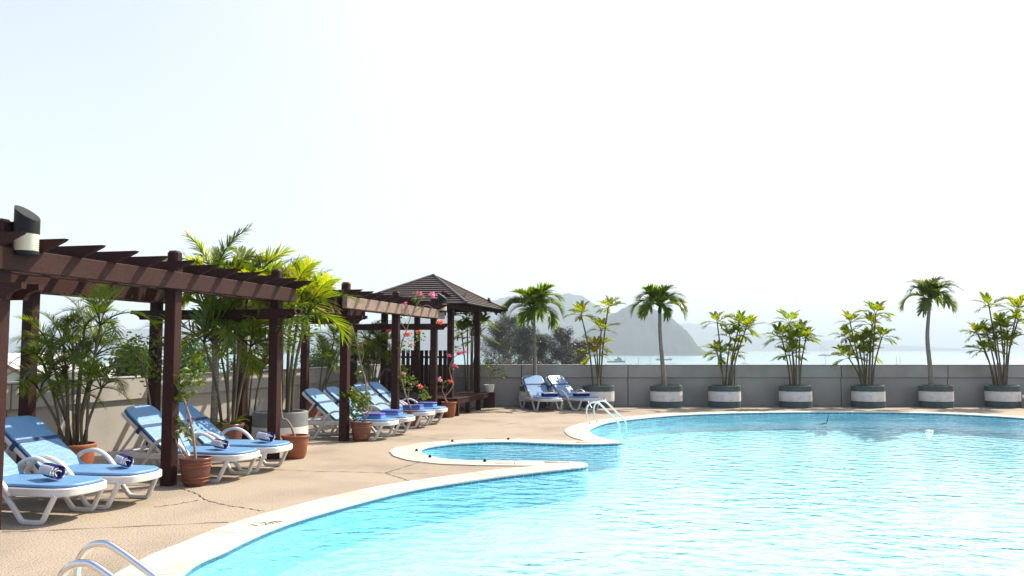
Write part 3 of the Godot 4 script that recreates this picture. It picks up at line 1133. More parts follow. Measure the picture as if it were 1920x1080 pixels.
func pot(where: Vector3, label: String, r: float, h: float, style: String) -> void:
	var t := thing("clay_pot", label, "pot", where, rng.randf() * 6.0, "clay pots")
	var mb := MB.new()
	var k := 0.66
	var prof := [Vector2(0.0, 0.0), Vector2(r * k * 0.97, 0.0), Vector2(r * k, 0.012)]
	for i in 9:
		var s := (i + 1) / 10.0
		var rr := r * lerpf(k, 0.94, pow(s, 0.62)) + r * 0.03 * sin(s * PI)
		if style == "bands" and i in [1, 2, 6, 7]: rr += r * 0.018 * (1 if i % 2 else -1)
		prof.append(Vector2(rr, h * 0.88 * s))
	for q in [[0.93, 0.885], [1.0, 0.895], [1.02, 0.93], [1.02, 0.975], [0.99, 1.0], [0.93, 0.995], [0.9, 0.9]]: prof.append(Vector2(r * q[0], h * q[1]))
	mb.lathe(prof, 36, 1.2)
	part(t, "body", mb, M.glazed if style == "bands" or style == "dark" else M.terracotta)
	var so := MB.new()
	so.lathe([Vector2(r * 0.905, h * 0.92), Vector2(0.0, h * 0.94)], 24)
	part(t, "soil", so, M.soil)
	if style == "bands":
		for y in [0.18, 0.3, 0.72, 0.82]:
			var b := MB.new()
			var ring := []
			var s: float = y / 0.88
			var rr := r * lerpf(k, 0.94, pow(s, 0.62)) + r * 0.03 * sin(s * PI) + 0.004
			for i in 33: ring.append(Vector3(rr * cos(TAU * i / 32), h * y, rr * sin(TAU * i / 32)))
			b.tube(ring, 0.006, 6, false)
			part(t, "raised_band", b, M.terracotta)


# ------------------------------------------------------------------ palms
func frond(L: float, e0: float, e1: float, pairs: int, ll: float, lw: float, style: String, sd: int) -> ArrayMesh:
	# along +x, rising at e0 and ending at e1 degrees; styles: feather, plume, fishtail
	var rg := RandomNumberGenerator.new()
	rg.seed = sd
	var mb := MB.new()
	var p := [Vector3.ZERO]
	var dirs := []
	var n := 14
	for i in n:
		var s := i / float(n - 1)
		var e := deg_to_rad(lerpf(e0, e1, pow(s, 1.2)))
		var d := Vector3(cos(e), sin(e), 0.12 * sin(s * 2 + sd)).normalized()
		dirs.append(d)
		p.append(p[-1] + d * L / n)
	var rad := []
	for i in p.size(): rad.append(lerpf(0.011, 0.002, i / float(n)) * (L + 0.4))
	mb.col = Color(0.11, 0.15, 0.03)
	mb.tube(p, rad, 5)
	var start := 0.2 if style != "fishtail" else 0.3
	for k in pairs:
		var s := start + (1 - start) * (k + 0.5) / pairs
		var q := s * n
		var i := mini(int(q), n - 1)
		var o: Vector3 = p[i].lerp(p[i + 1], q - i)
		var t: Vector3 = dirs[mini(i, n - 1)]
		var up := Vector3(0, 0, 1).cross(t).normalized()
		if up.y < 0 and absf(t.y) < 0.9: up = -up
		var size := sin(PI * clampf(0.18 + 0.78 * s, 0, 1)) * 0.55 + 0.5
		if style == "fishtail": size = 0.75 + 0.35 * s
		for side in [-1.0, 1.0]:
			var ang := deg_to_rad(lerpf(58, 24, s) + rg.randf_range(-9, 9))
			var lift := deg_to_rad({"feather": 22.0, "plume": rg.randf_range(-75, 80), "fishtail": 16.0}[style] + rg.randf_range(-10, 10))
			var out := Vector3(0, 0, side)
			var d := (t * cos(ang) + (out * cos(lift) + up * sin(lift)) * sin(ang)).normalized()
			var l := ll * size * rg.randf_range(0.88, 1.1)
			var w := lw * size * rg.randf_range(0.85, 1.1)
			var across := d.cross(up).normalized()
			if across.length() < 0.1: across = t
			var fold := d.cross(across).normalized()
			if fold.y < 0: fold = -fold
			var sag := Vector3(0, -l * rg.randf_range(0.10, 0.32), 0)
			var g := rg.randf()
			mb.col = Color(0.17 + 0.2 * g, 0.30 + 0.14 * g, 0.022 + 0.025 * g)
			if rg.randf() < 0.12: mb.col = Color(0.42, 0.34, 0.04)
			var a := o + across * w * 0.2
			var b := o - across * w * 0.2
			var m1 := o + d * l * 0.5 + sag * 0.22
			if style == "fishtail":
				var e := o + d * l + sag * 0.6
				mb.quad(a, b, m1 - across * w * 0.62, m1 + across * w * 0.62)
				mb.tri(m1 + across * w * 0.62, m1 - across * w * 0.62, e - across * w * 0.55)
				mb.tri(m1 + across * w * 0.62, e - across * w * 0.55, e + across * w * 0.1 - d * l * 0.1)
				mb.tri(m1 + across * w * 0.62, e + across * w * 0.1 - d * l * 0.1, e + across * w * 0.6 - d * l * 0.04)
			else:
				var e := o + d * l + sag
				var c1 := o + d * l * 0.3 + sag * 0.08
				var k1 := m1 + d * l * 0.22 + sag * 0.3
				mb.quad(a, b, c1 - across * w * 0.5, c1 + across * w * 0.5)
				mb.quad(c1 + across * w * 0.5, c1 - across * w * 0.5, k1 - across * w * 0.38, k1 + across * w * 0.38)
				mb.tri(k1 + across * w * 0.38, k1 - across * w * 0.38, e)
	return mb.mesh()


var FR := {}


func make_fronds() -> void:
	var spec := {
		"manila": [[0.92, 84, 5, 52, 0.36, 0.036, "feather"], [1.0, 68, -40, 54, 0.38, 0.036, "feather"], [1.02, 52, -70, 54, 0.38, 0.036, "feather"], [0.95, 32, -86, 50, 0.35, 0.036, "feather"]],
		"cluster": [[0.46, 72, 34, 14, 0.25, 0.031, "fishtail"], [0.52, 50, 10, 15, 0.26, 0.031, "fishtail"], [0.52, 30, -12, 15, 0.26, 0.031, "fishtail"], [0.46, 10, -34, 14, 0.24, 0.031, "fishtail"]],
		"areca": [[0.95, 78, 22, 38, 0.34, 0.017, "feather"], [1.05, 62, -18, 40, 0.34, 0.017, "feather"], [1.05, 45, -45, 40, 0.34, 0.017, "feather"], [0.9, 25, -62, 36, 0.32, 0.017, "feather"]],
		"foxtail": [[1.25, 84, 30, 64, 0.27, 0.034, "plume"], [1.25, 70, -25, 64, 0.27, 0.034, "plume"], [1.15, 50, -55, 60, 0.27, 0.034, "plume"], [1.0, 30, -60, 54, 0.25, 0.034, "plume"]],
		"broad": [[0.85, 80, 25, 20, 0.38, 0.036, "feather"], [0.9, 55, -15, 21, 0.4, 0.036, "feather"], [0.9, 35, -40, 21, 0.4, 0.036, "feather"], [0.8, 15, -60, 20, 0.38, 0.036, "feather"]],
	}
	for k in spec:
		FR[k] = []
		for i in 8:
			var q: Array = spec[k][i % 4]
			FR[k].append(frond(q[0], q[1], q[2], q[3], q[4], q[5], q[6], 100 + i * 7))


func crown(stem: Node3D, tip: Vector3, kind: String, count: int, scale: float, mats: Array, lean := Vector3.UP, turn0 := -1.0) -> void:
	var a0 := rng.randf() * TAU if turn0 < 0 else turn0
	for k in count:
		var tier := clampi(int(4.0 * k / count), 0, 3)
		var a := a0 + k * 2.399963 + rng.randf_range(-0.2, 0.2)
		var s := scale * rng.randf_range(0.88, 1.1)
		var b := Basis(Vector3.UP, a) * Basis(Vector3(0, 0, 1), rng.randf_range(-0.12, 0.12)) * Basis(Vector3.RIGHT, rng.randf_range(-0.25, 0.25))
		var q := Quaternion(Vector3.UP, lean.normalized())
		part(stem, "frond", FR[kind][tier + 4 * (rng.randi() % 2)], M[mats[rng.randi() % mats.size()]], Transform3D((Basis(q) * b).scaled(Vector3.ONE * s), tip))


func stem_mesh(p: Array, r0: float, r1: float, rings: bool) -> MB:
	var line := bend(p, 7)
	var rad := []
	for i in line.size():
		var s := i / float(line.size() - 1)
		rad.append(lerpf(r0, r1, s) * (1.0 + (0.05 * (i % 2) if rings else 0.0)))
	var mb := MB.new()
	mb.tube(line, rad, 8)
	return mb


func palm_tree(called: String, label: String, base: Vector3, mids: Array, kind: String, count: int, scale: float, r0: float, r1: float, mats: Array, trunk: String, group: String, shaft := 0.0) -> void:
	var t := thing(called, label, "palm", base, 0.0, group)
	var line := [Vector3(0, -0.02, 0)]
	for m in mids: line.append(m - base)
	var tr := part(t, "trunk", stem_mesh(line, r0, r1, true), M[trunk])
	var tip: Vector3 = line[-1]
	if shaft > 0:
		var cs := MB.new()
		cs.col = Color(0.13, 0.2, 0.05)
		cs.tube([tip - Vector3(0, 0.02, 0), tip + Vector3(0, shaft * 0.3, 0), tip + Vector3(0, shaft, 0)], [r1 * 1.1, r1 * 1.35, r1 * 0.55], 10)
		part(t, "crownshaft", cs, M.palm_green)
		tip += Vector3(0, shaft * 0.85, 0)
	crown(t, tip, kind, count, scale, mats)


func clump(called: String, label: String, base: Vector3, heads: Array, spread: float, kind: String, count: int, scale: float, r: float, mats: Array, group: String, soil_h := 0.0) -> void:
	# several stems from one root, each ending in a tuft; heads are points in the world
	var t := thing(called, label, "palm", base, 0.0, group)
	for h in heads:
		var to: Vector3 = h - base
		var foot := Vector3(clampf(to.x * 0.3, -spread, spread) + rng.randf_range(-0.05, 0.05), -0.02, rng.randf_range(-spread, spread) * 0.5)
		var mid := foot.lerp(to, 0.5) + Vector3(-to.x * 0.12, 0, rng.randf_range(-0.03, 0.03))
		var st := part(t, "stem", stem_mesh([foot, mid, to], r, r * 0.72, true), M.cane)
		crown(st, to, kind, count + rng.randi() % 2, scale * rng.randf_range(0.85, 1.08), mats, (to - mid + Vector3(0, 0.6, 0)).normalized())


func leaves(mb: MB, o: Vector3, radius: float, count: int, size: float, c0: Color, c1: Color, flat_ := 1.0) -> void:
	for k in count:
		var d := Vector3(rng.randfn(), rng.randfn() * flat_, rng.randfn()) * 0.55 * radius
		var p := o + d
		var a := Vector3(rng.randfn(), rng.randfn() * 0.5, rng.randfn()).normalized()
		var b := a.cross(Vector3(rng.randfn(), rng.randfn(), rng.randfn())).normalized()
		var s := size * rng.randf_range(0.6, 1.2)
		var fold := a.cross(b) * s * 0.12
		mb.col = c0.lerp(c1, rng.randf())
		mb.tri(p - a * s * 0.5, p + b * s * 0.27 + fold, p + a * s * 0.55)
		mb.tri(p - a * s * 0.5, p + a * s * 0.55, p - b * s * 0.27 + fold)


func flower(parent: Node3D, o: Vector3, r: float, tone: int) -> void:
	var mb := MB.new()
	var tones := [[Color(0.62, 0.09, 0.24), Color(0.85, 0.26, 0.42)], [Color(0.72, 0.10, 0.06), Color(0.9, 0.25, 0.12)], [Color(0.8, 0.35, 0.48), Color(0.9, 0.55, 0.62)]]
	leaves(mb, Vector3.ZERO, r * 0.5, 56, r * 0.6, tones[tone][0], tones[tone][1], 0.7)
	part(parent, "flower_cluster", mb, M.petal, Transform3D(Basis.IDENTITY, o))


func vine(label: String, depth: float, base: Vector3, stems: Array, tufts: Array, flowers: Array, tint := 0) -> void:
	# stems: polylines of [px, py] at that depth; tufts: [px, py, radius, count]; flowers: [px, py, radius, tone]
	var t := thing("bougainvillea", label, "shrub", base, 0.0, "bougainvilleas in clay pots")
	var k := 0
	for s in stems:
		var line := []
		for q in s:
			var p := at(q[0], q[1], depth + (q[2] if q.size() > 2 else 0.0))
			line.append(p - base)
		if k == 0: line[0] = Vector3(0.0, -0.03, 0.0)
		var r: float = 0.018 if k == 0 else 0.008
		part(t, "stem", stem_mesh(line, r, r * 0.45, false), M.bark)
		k += 1
	var mb := MB.new()
	for q in tufts:
		var c0 := Color(0.06, 0.12, 0.012)
		var c1 := Color(0.17, 0.22, 0.02)
		leaves(mb, at(q[0], q[1], depth + (q[4] if q.size() > 4 else 0.0)) - base, q[2], q[3], 0.075, c0, c1)
	if tufts: 
		var fo := part(t, "foliage", mb, M.leafage)
		fo.set_meta("kind", "stuff")
	for q in flowers: flower(t, at(q[0], q[1], depth + (q[4] if q.size() > 4 else 0.0)) - base, q[2], q[3])


# ------------------------------------------------------------------ beyond the parapet
func casuarina(px: float, top_py: float, depth: float, half_px: float, label: String) -> void:
	var top := at(px, top_py, depth)
	var base := Vector3(top.x, SEA + 0.4, top.z)
	var H := top.y - base.y
	var R := half_px / F * depth
	var t := thing("casuarina_tree", label, "tree", base, 0.0, "trees beyond the rear parapet")
	var tr := MB.new()
	tr.tube([Vector3.ZERO, Vector3(R * 0.08, H * 0.5, 0), Vector3(0, H * 0.97, 0)], [0.28, 0.16, 0.02], 8)
	part(t, "trunk", tr, M.bark)
	var mb := MB.new()
	var limbs := MB.new()
	for b in 85:
		var s := 1.0 - pow(rng.randf(), 1.5) * 0.55
		var y := H * s
		var a := rng.randf() * TAU
		var reach := R * (0.35 + 1.15 * pow(1.0 - s, 0.45)) * rng.randf_range(0.6, 1.15)
		var o := Vector3(0, y - reach * 0.5, 0)
		var e := o + Vector3(cos(a) * reach, reach * rng.randf_range(0.5, 1.0), sin(a) * reach)
		limbs.tube([o, o.lerp(e, 0.6) - Vector3(0, reach * 0.06, 0), e], [0.05, 0.035, 0.01], 4)
		for k in 150:
			var q := o.lerp(e, rng.randf_range(0.3, 1.05)) + Vector3(rng.randfn(), rng.randfn(), rng.randfn()) * R * 0.12
			var d := (Vector3(cos(a) * 0.5, rng.randf_range(-0.5, 0.7), sin(a) * 0.5) + Vector3(rng.randfn(), rng.randfn(), rng.randfn()) * 0.6).normalized()
			var l := rng.randf_range(0.25, 0.6)
			var w := d.cross(Vector3(rng.randfn(), rng.randfn(), rng.randfn())).normalized() * 0.028
			var g := rng.randf()
			mb.col = Color(0.028 + 0.03 * g, 0.034 + 0.03 * g, 0.022 + 0.016 * g)
			mb.tri(q - w, q + w, q + d * l + Vector3(0, -0.1 * l, 0))
	var cr := part(t, "crown", mb, M.needles)
	part(cr, "branches", limbs, M.bark)


func leafy_tree(px: float, top_py: float, depth: float, half_px: float, label: String, c0: Color, c1: Color) -> void:
	var top := at(px, top_py, depth)
	var base := Vector3(top.x, SEA + 0.4, top.z)
	var H := top.y - base.y
	var R := half_px / F * depth
	var t := thing("leafy_tree", label, "tree", base, 0.0, "trees beyond the left parapet")
	var tr := MB.new()
	tr.tube([Vector3.ZERO, Vector3(0.1, H * 0.5, 0), Vector3(0, H * 0.85, 0)], [0.25, 0.16, 0.05], 8)
	for k in 7:
		var a := k * 2.4
		tr.tube([Vector3(0.05, H * 0.55 + k * 0.2, 0), Vector3(cos(a) * R * 0.6, H - R * 0.8 + 0.1 * k, sin(a) * R * 0.6)], [0.09, 0.03], 5)
	part(t, "trunk", tr, M.bark)
	var mb := MB.new()
	for k in 34:
		var d := Vector3(rng.randfn(), rng.randfn(), rng.randfn()).normalized() * R * pow(rng.randf(), 0.4) * 0.85
		d.y = d.y * 0.8
		leaves(mb, Vector3(0, H - R * 0.8, 0) + d, R * 0.42, 110, 0.22, c0, c1)
	part(t, "crown", mb, M.leafage)


func gable_house(px0: float, px1: float, ridge_py: float, depth: float, rise: float, label: String, roof_m: String) -> void:
	var a := at(px0, ridge_py, depth)
	var b := at(px1, ridge_py, depth)
	var c := (a + b) / 2
	var hw := (b.x - a.x) / 2
	var base := Vector3(c.x, SEA + 0.4, c.z)
	var H := c.y - base.y
	var t := thing("house", label, "building", base, 0.0, "buildings beyond the left parapet")
	var wl := MB.new()
	wl.box(Vector3(0, (H - rise) / 2, 0), Vector3(hw * 2 - 0.8, H - rise, 9.0))
	for s in [-1.0, 1.0]:
		var z: float = 4.5 * s
		var p := [Vector3(-hw + 0.4, H - rise, z), Vector3(hw - 0.4, H - rise, z), Vector3(0, H - 0.1, z)]
		if s > 0: wl.tri(p[0], p[1], p[2])
		else: wl.tri(p[0], p[2], p[1])
	part(t, "wall", wl, M.plaster)
	var slope := atan2(rise, hw)
	var roof: Node3D = null
	for s in [-1.0, 1.0]:
		var rf := MB.new()
		var d := Vector3(s * hw, -rise, 0)
		rf.box(Vector3(0, H + 0.02, 0) + d * 0.51, Vector3(d.length() + 0.1, 0.12, 10.2), Basis(Vector3(0, 0, 1), -slope * s))
		var r := part(t, "roof", rf, M[roof_m])
		var tm := MB.new()
		tm.box(Vector3(0, H - 0.02, 5.14) + d * 0.51, Vector3(d.length() + 0.1, 0.22, 0.06), Basis(Vector3(0, 0, 1), -slope * s))
		part(r, "barge_board", tm, M.roof_trim)
	for f in 3:
		for x in [-0.55, 0.0, 0.55]:
			var y := H - rise - 1.6 - f * 3.1
			var w := MB.new()
			w.box(Vector3(x * hw, y, 4.52), Vector3(1.1, 1.3, 0.08))
			var win := part(t, "window", w, M.hull_white)
			for sgn in [-1.0, 1.0]:
				var g := MB.new()
				g.box(Vector3(x * hw + sgn * 0.25, y, 4.57), Vector3(0.44, 1.14, 0.03))
				part(win, "pane", g, M.dark_pane)


func boat(px: float, water_py: float, len_px: float, kind: String, label: String, masts: Array) -> void:
	var p := on(px, water_py, SEA)
	var D := -p.z
	var L := len_px / F * D
	var t := thing("boat", label, "boat", p, 0.0, "boats anchored in the bay")
	var B := L * 0.13 + 0.8
	var Hh := L * (0.075 if kind != "tall" else 0.08) + 0.25
	var rows := []
	for q in [[-0.5, 0.75, 0.95], [-0.42, 0.95, 0.92], [-0.1, 1.0, 0.88], [0.25, 0.85, 0.95], [0.42, 0.45, 1.1], [0.5, 0.03, 1.25]]:
		var x: float = q[0] * L
		rows.append([Vector3(x * 0.94, -0.4, B / 2 * q[1] * 0.6), Vector3(x, Hh * q[2], B / 2 * q[1]), Vector3(x, Hh * q[2], -B / 2 * q[1]), Vector3(x * 0.94, -0.4, -B / 2 * q[1] * 0.6)])
	var hull := MB.new()
	hull.grid(rows, true)
	hull.fan(rows[0])
	hull.fan(rows[-1], true)
	part(t, "hull", hull, M.hull_dark if kind in ["ship", "barge", "tall"] else M.hull_white)
	var cab := MB.new()
	if kind == "ship":
		cab.box(Vector3(L * 0.12, Hh + L * 0.05, 0), Vector3(L * 0.4, L * 0.09, B * 0.7), Basis.IDENTITY, 0.1)
		cab.box(Vector3(L * 0.17, Hh + L * 0.13, 0), Vector3(L * 0.2, L * 0.08, B * 0.55), Basis.IDENTITY, 0.1)
		cab.box(Vector3(L * 0.12, Hh + L * 0.2, 0), Vector3(L * 0.05, L * 0.07, B * 0.2), Basis.IDENTITY, 0.05)
	elif kind == "barge":
		cab.box(Vector3(-L * 0.36, Hh + L * 0.04, 0), Vector3(L * 0.16, L * 0.1, B * 0.6), Basis.IDENTITY, 0.1)
		cab.box(Vector3(L * 0.3, Hh + L * 0.03, 0), Vector3(L * 0.1, L * 0.06, B * 0.5), Basis.IDENTITY, 0.1)
	else:
		cab.box(Vector3(-L * 0.03, Hh + L * 0.025, 0), Vector3(L * 0.42, L * 0.06, B * 0.55), Basis.IDENTITY, 0.1)
	part(t, "cabin", cab, M.hull_dark if kind in ["ship", "tall"] else M.hull_white)
	for m in masts:
		var h: float = m[1] / F * D
		var mb := MB.new()
		mb.tube([Vector3(m[0] * L, Hh * 0.8, 0), Vector3(m[0] * L, h, 0)], [0.16 + D * 0.00008, 0.1 + D * 0.00006], 6)
		if kind == "tall":
			for y in [0.45, 0.65, 0.85]: mb.tube([Vector3(m[0] * L, h * y, -L * 0.04), Vector3(m[0] * L + 0.01, h * y, L * 0.04)], 0.12, 5)
			for s in [-1.0, 1.0]: mb.tube([Vector3(m[0] * L, h * 0.97, 0), Vector3((m[0] + 0.14 * s) * L, Hh, 0)], 0.05, 4)
		else:
			mb.tube([Vector3(m[0] * L, Hh + 1.2, 0), Vector3((m[0] - 0.32) * L, Hh + 1.1, 0)], 0.12, 5)
		part(t, "mast", mb, M.spar)


func ladder(anchor_a: Vector3, anchor_b: Vector3, into: Vector3, reach: float, h: float, label: String) -> void:
	# two hooped rails from the coping over the edge into the water
	var t := thing("pool_ladder", label, "ladder", anchor_a)
	for o in [anchor_a, anchor_b]:
		var d: Vector3 = o - anchor_a
		var line := []
		for q in [[0.0, 0.01], [-0.07, h * 0.4], [-0.08, h * 0.72], [-0.02, h * 0.93], [0.08, h], [0.19, h * 0.94], [reach * 0.6, h * 0.52], [reach * 0.88, h * 0.12], [reach * 0.97, -0.06], [reach, -0.35], [reach, -1.1]]:
			line.append(d + into * q[0] + Vector3(0, q[1], 0))
		var mb := MB.new()
		mb.tube(bend(line, 6), 0.021, 12)
		part(t, "rail", mb, M.steel)
		var fl := MB.new()
		fl.lathe([Vector2(0.045, 0.0), Vector2(0.045, 0.006), Vector2(0.026, 0.016)], 16, 0.6, d + Vector3(0, 0.012, 0))
		part(t, "flange", fl, M.steel)
	for y in [-0.32, -0.6, -0.88]:
		var st := MB.new()
		st.box((anchor_b - anchor_a) / 2 + into * reach + Vector3(0, y, 0), Vector3(0.08, 0.03, anchor_a.distance_to(anchor_b) - 0.03), Basis(into, Vector3.UP, into.cross(Vector3.UP)).orthonormalized(), 0.006)
		part(t, "tread", st, M.steel)


# ------------------------------------------------------------------ the scene
func _ready() -> void:
	rng.seed = 20240611
	var cam := Camera3D.new()
	cam.name = "camera"
	cam.position = Vector3(0, EYE, 0)
	cam.rotation.x = pitch
	cam.fov = rad_to_deg(2.0 * atan(540.0 / F))
	cam.near = 0.05
	cam.far = 40000.0
	add_child(cam)
	cam.current = true
	var sun := DirectionalLight3D.new()
	sun.name = "sun"
	sun.light_energy = 1.6
	sun.light_color = Color(1.0, 0.955, 0.88)
	sun.light_angular_distance = 0.53
	sun.shadow_enabled = true
	add_child(sun)
	sun.look_at_from_position(Vector3.ZERO, Vector3(-0.74, -1.0, 0.60), Vector3.UP)
	var env := Environment.new()
	env.background_mode = Environment.BG_SKY
	var sky := ProceduralSkyMaterial.new()
	sky.sky_top_color = lin(0.03, 0.12, 0.40)
	sky.sky_horizon_color = lin(0.56, 0.60, 0.65)
	sky.sky_curve = 0.6
	sky.ground_bottom_color = lin(0.12, 0.12, 0.11)
	sky.ground_horizon_color = lin(0.56, 0.60, 0.65)
	sky.ground_curve = 0.05
	sky.sun_angle_max = 85.0
	sky.sun_curve = 0.6
	env.sky = Sky.new()
	env.sky.sky_material = sky
	env.tonemap_mode = Environment.TONE_MAPPER_LINEAR
	env.tonemap_exposure = 1.95
	env.sdfgi_enabled = true
	env.ssao_enabled = true
	env.ssil_enabled = true
	env.fog_enabled = true
	env.fog_density = 0.00034
	env.fog_light_color = Color(0.87, 0.945, 1.0)
	var we := WorldEnvironment.new()
	we.name = "environment"
	we.environment = env
	add_child(we)

	make_materials()
	make_fronds()
	make_far_setting()
	make_pool_and_deck()
	var P1 := W(-4.035, 10.16)
	var step := 2.4745
	var wl0 := P1 - AC * 2.86 - AL * 16.0
	var corner_k := (BACK + wl0.z) / 0.9743
	var wl1 := wl0 + AL * corner_k
	parapet(wl0, wl1, "pale grey panelled parapet running behind the pergolas", 1.6, 3.0)
	parapet(W(wl1.x, BACK), W(18.0, BACK), "grey panelled parapet running behind the banded planters", 4.0, 3.0)

	pergola(P1 - AL * step, step, "reddish brown timber pergola over the loungers with rolled towels", M.wood, 0.1)
	pergola(P1 + AL * step * 2, step, "dark timber pergola with tan beam and pink bougainvillea by the pavilion", M.wood_tan)
	bracket_lamp(P1 - AL * (step + 0.02) + AC * 0.2 + Vector3(0, 2.44, 0), "black capped lamp with cream ribbed glass on the reddish brown pergola")
	bracket_lamp(P1 + AL * step * 4 + AC * 0.2 + Vector3(0, 2.44, 0), "black capped lamp on the pergola post beside the pavilion roof")
	pavilion()

	# loungers: foot-end centres
	var turn := PI - atan2(0.2251, 0.9743)
	var proto := make_lounger()
	var spots := [
		[-3.95, 8.14, 0.0, "white lounger cushioned in blue, its head end hidden behind the reddish pergola post"],
		[-3.72, 8.9, 0.02, "blue cushioned lounger in front of the terracotta pot with an areca palm"],
		[-3.19, 10.58, -0.03, "blue cushioned lounger partly behind the square post with a banded pot at its foot"],
		[-2.98, 11.4, 0.02, "blue cushioned lounger beside the plain orange clay pot and bare stem"],
		[-2.07, 15.29, 0.0, "blue cushioned lounger right of the round white and grey planter, behind a dark post"],
		[-1.86, 16.1, 0.02, "blue cushioned lounger second in the row of four with folded towels"],
		[-1.62, 17.55, -0.02, "blue cushioned lounger third in the row of four with folded towels"],
		[-1.42, 18.4, 0.02, "blue cushioned lounger of the row of four standing closest to the pavilion platform"]]
	for i in spots.size():
		var s: Array = spots[i]
		if i == 0:
			proto.position = W(s[0], s[1])
			proto.rotation.y = turn + s[2]
			proto.set_meta("label", s[3])
		else: copy(proto, W(s[0], s[1]), turn + s[2], s[3])
	copy(proto, W(1.03, 21.95), deg_to_rad(90 + 17), "blue cushioned lounger facing the pool, in front of the tall single palm")
	copy(proto, W(2.12, 22.2), deg_to_rad(90 + 36), "blue cushioned lounger turned towards the far pool ladder")
	copy(proto, W(13.95, 23.35), PI - 0.1 + PI, "white lounger at the end of the planter row, only its leg showing")
	var top := Vector3(0, 0.3595, 0)
	var ax := Basis(Vector3.UP, turn) * Vector3.RIGHT
	rolled_towel(W(-3.95, 8.14) + ax * 0.42 + top + AL * -0.02, turn + 1.05, "rolled navy and white towel on the lounger whose head end is hidden", 0.3, 0.078)
	rolled_towel(W(-3.72, 8.9) + ax * 0.36 + top + AL * 0.06, turn + 0.9, "rolled navy and white towel on the lounger before the areca palm pot", 0.26, 0.07)
	rolled_towel(W(-3.19, 10.58) + ax * 0.42 + top + AL * -0.02, turn + 0.95, "rolled navy and white towel on the lounger behind the banded pot", 0.26, 0.066)
	rolled_towel(W(-2.98, 11.4) + ax * 0.30 + top + AL * 0.0, turn + 0.95, "rolled navy and white towel on the lounger by the plain orange pot", 0.27, 0.074)
	for i in range(4, 8):
		folded_towel(W(spots[i][0], spots[i][1]) + ax * 0.42 + top, turn + rng.randf_range(-0.06, 0.06), ["folded violet towel on the lounger behind the second pergola's first post", "folded violet towel on the second lounger of the row of four", "folded violet towel on the third lounger of the row of four", "folded violet towel on the lounger closest to the pavilion"][i - 4], [["sky_terry", 0.026], ["sky_terry", 0.022], ["violet", 0.026], ["violet", 0.024]], 0.38, 0.27)
	folded_towel(W(0.98, 22.42) + top, deg_to_rad(15), "folded navy towel with white top on the lounger before the single palm", [["navy", 0.04], ["navy", 0.035], ["white_terry", 0.035]], 0.4, 0.24)
	folded_towel(W(1.82, 22.55) + top, deg_to_rad(25), "folded navy towel with white top on the lounger facing the ladder", [["navy", 0.04], ["navy", 0.035], ["white_terry", 0.035]], 0.4, 0.24)

	# planters and palms along the rear parapet
	var three := [["band_green", 0.175], ["band_white", 0.265], ["band_green", 0.16]]
	var zs := 23.62
	var rear := [[1003.5, "behind the lounger facing the pool"], [1121, "beside the lounger turned to the ladder"], [1247.5, "holding the palm with a mottled trunk"], [1356, "holding the clump with two dense high heads"], [1488, "holding the low even clump before the tall ship"], [1623.5, "holding the clump with one high head"], [1750, "holding the tallest single palm"], [1874, "holding the widest clump at the end of the row"]]
	for q in rear:
		planter(W((q[0] - 960) / F * zs * 1.0, zs), "round green and white banded planter " + q[1], three)
	var S := 0.57
	var g1 := "palms along the rear parapet"
	var px := func(x: float, y: float, off := 0.0) -> Vector3: return at(x, y, zs + off)
	palm_tree("single_palm", "single palm with drooping crown rising behind the blue lounger", px.call(1003, 722) * Vector3(1, 0, 1) + Vector3(0, S, 0), [px.call(1003, 690), px.call(1002, 640), px.call(1001, 594)], "manila", 22, 0.98, 0.055, 0.038, ["palm_green", "palm_green", "palm_deep", "palm_bright"], "trunk", g1, 0.2)
	palm_tree("single_palm", "single palm with mottled trunk standing before the cliff-edged hill", px.call(1245, 722) * Vector3(1, 0, 1) + Vector3(0, S, 0), [px.call(1243, 690), px.call(1238, 630), px.call(1237, 586)], "manila", 18, 0.9, 0.07, 0.042, ["palm_green", "palm_deep", "palm_green"], "trunk", g1, 0.18)
	palm_tree("single_palm", "tallest single palm with slightly bent trunk near the end of the planter row", px.call(1746, 722) * Vector3(1, 0, 1) + Vector3(0, S, 0), [px.call(1744, 690), px.call(1739, 640), px.call(1740, 605), px.call(1743, 574)], "manila", 17, 0.92, 0.07, 0.04, ["palm_green", "palm_deep", "palm_bright"], "trunk", g1, 0.18)
	var mix := ["palm_bright", "palm_yellow", "palm_green", "palm_bright"]
	var clumps := [
		[1121, "sparse palm clump with four bare canes and reddish tufts", [[1090, 592], [1140, 579], [1127, 620], [1115, 668], [1119, 655]], ["palm_bright", "palm_yellow", "palm_bright", "palm_dry"]],
		[1356, "palm clump with dense bright heads on dark canes", [[1345, 606], [1344, 660], [1370, 634], [1386, 610], [1398, 618], [1377, 665], [1388, 630], [1350, 668]], mix],
		[1488, "low even palm clump before the distant tall ship", [[1481, 607], [1466, 636], [1500, 624], [1510, 640], [1480, 668], [1484, 645], [1493, 640]], mix],
		[1623.5, "palm clump with a high yellow head above the rest", [[1642, 590], [1635, 610], [1594, 606], [1590, 634], [1619, 642], [1653, 634], [1592, 672], [1626, 667], [1632, 640], [1610, 650]], mix],
		[1874, "widest palm clump with many canes at the end of the row", [[1855, 577], [1907, 583], [1834, 628], [1876, 612], [1890, 622], [1846, 660], [1862, 646], [1907, 606], [1868, 625], [1884, 645], [1852, 630]], mix]]
	for q in clumps:
		var heads := []
		for h in q[2]: heads.append(px.call(h[0], h[1], rng.randf_range(-0.22, 0.2)))
		clump("palm_clump", q[1], W((q[0] - 960) / F * zs, zs, S), heads, 0.26, "cluster", 8, 0.8, 0.024, q[3], g1)

	# plants under the pergolas
	var g2 := "palms behind the loungers"
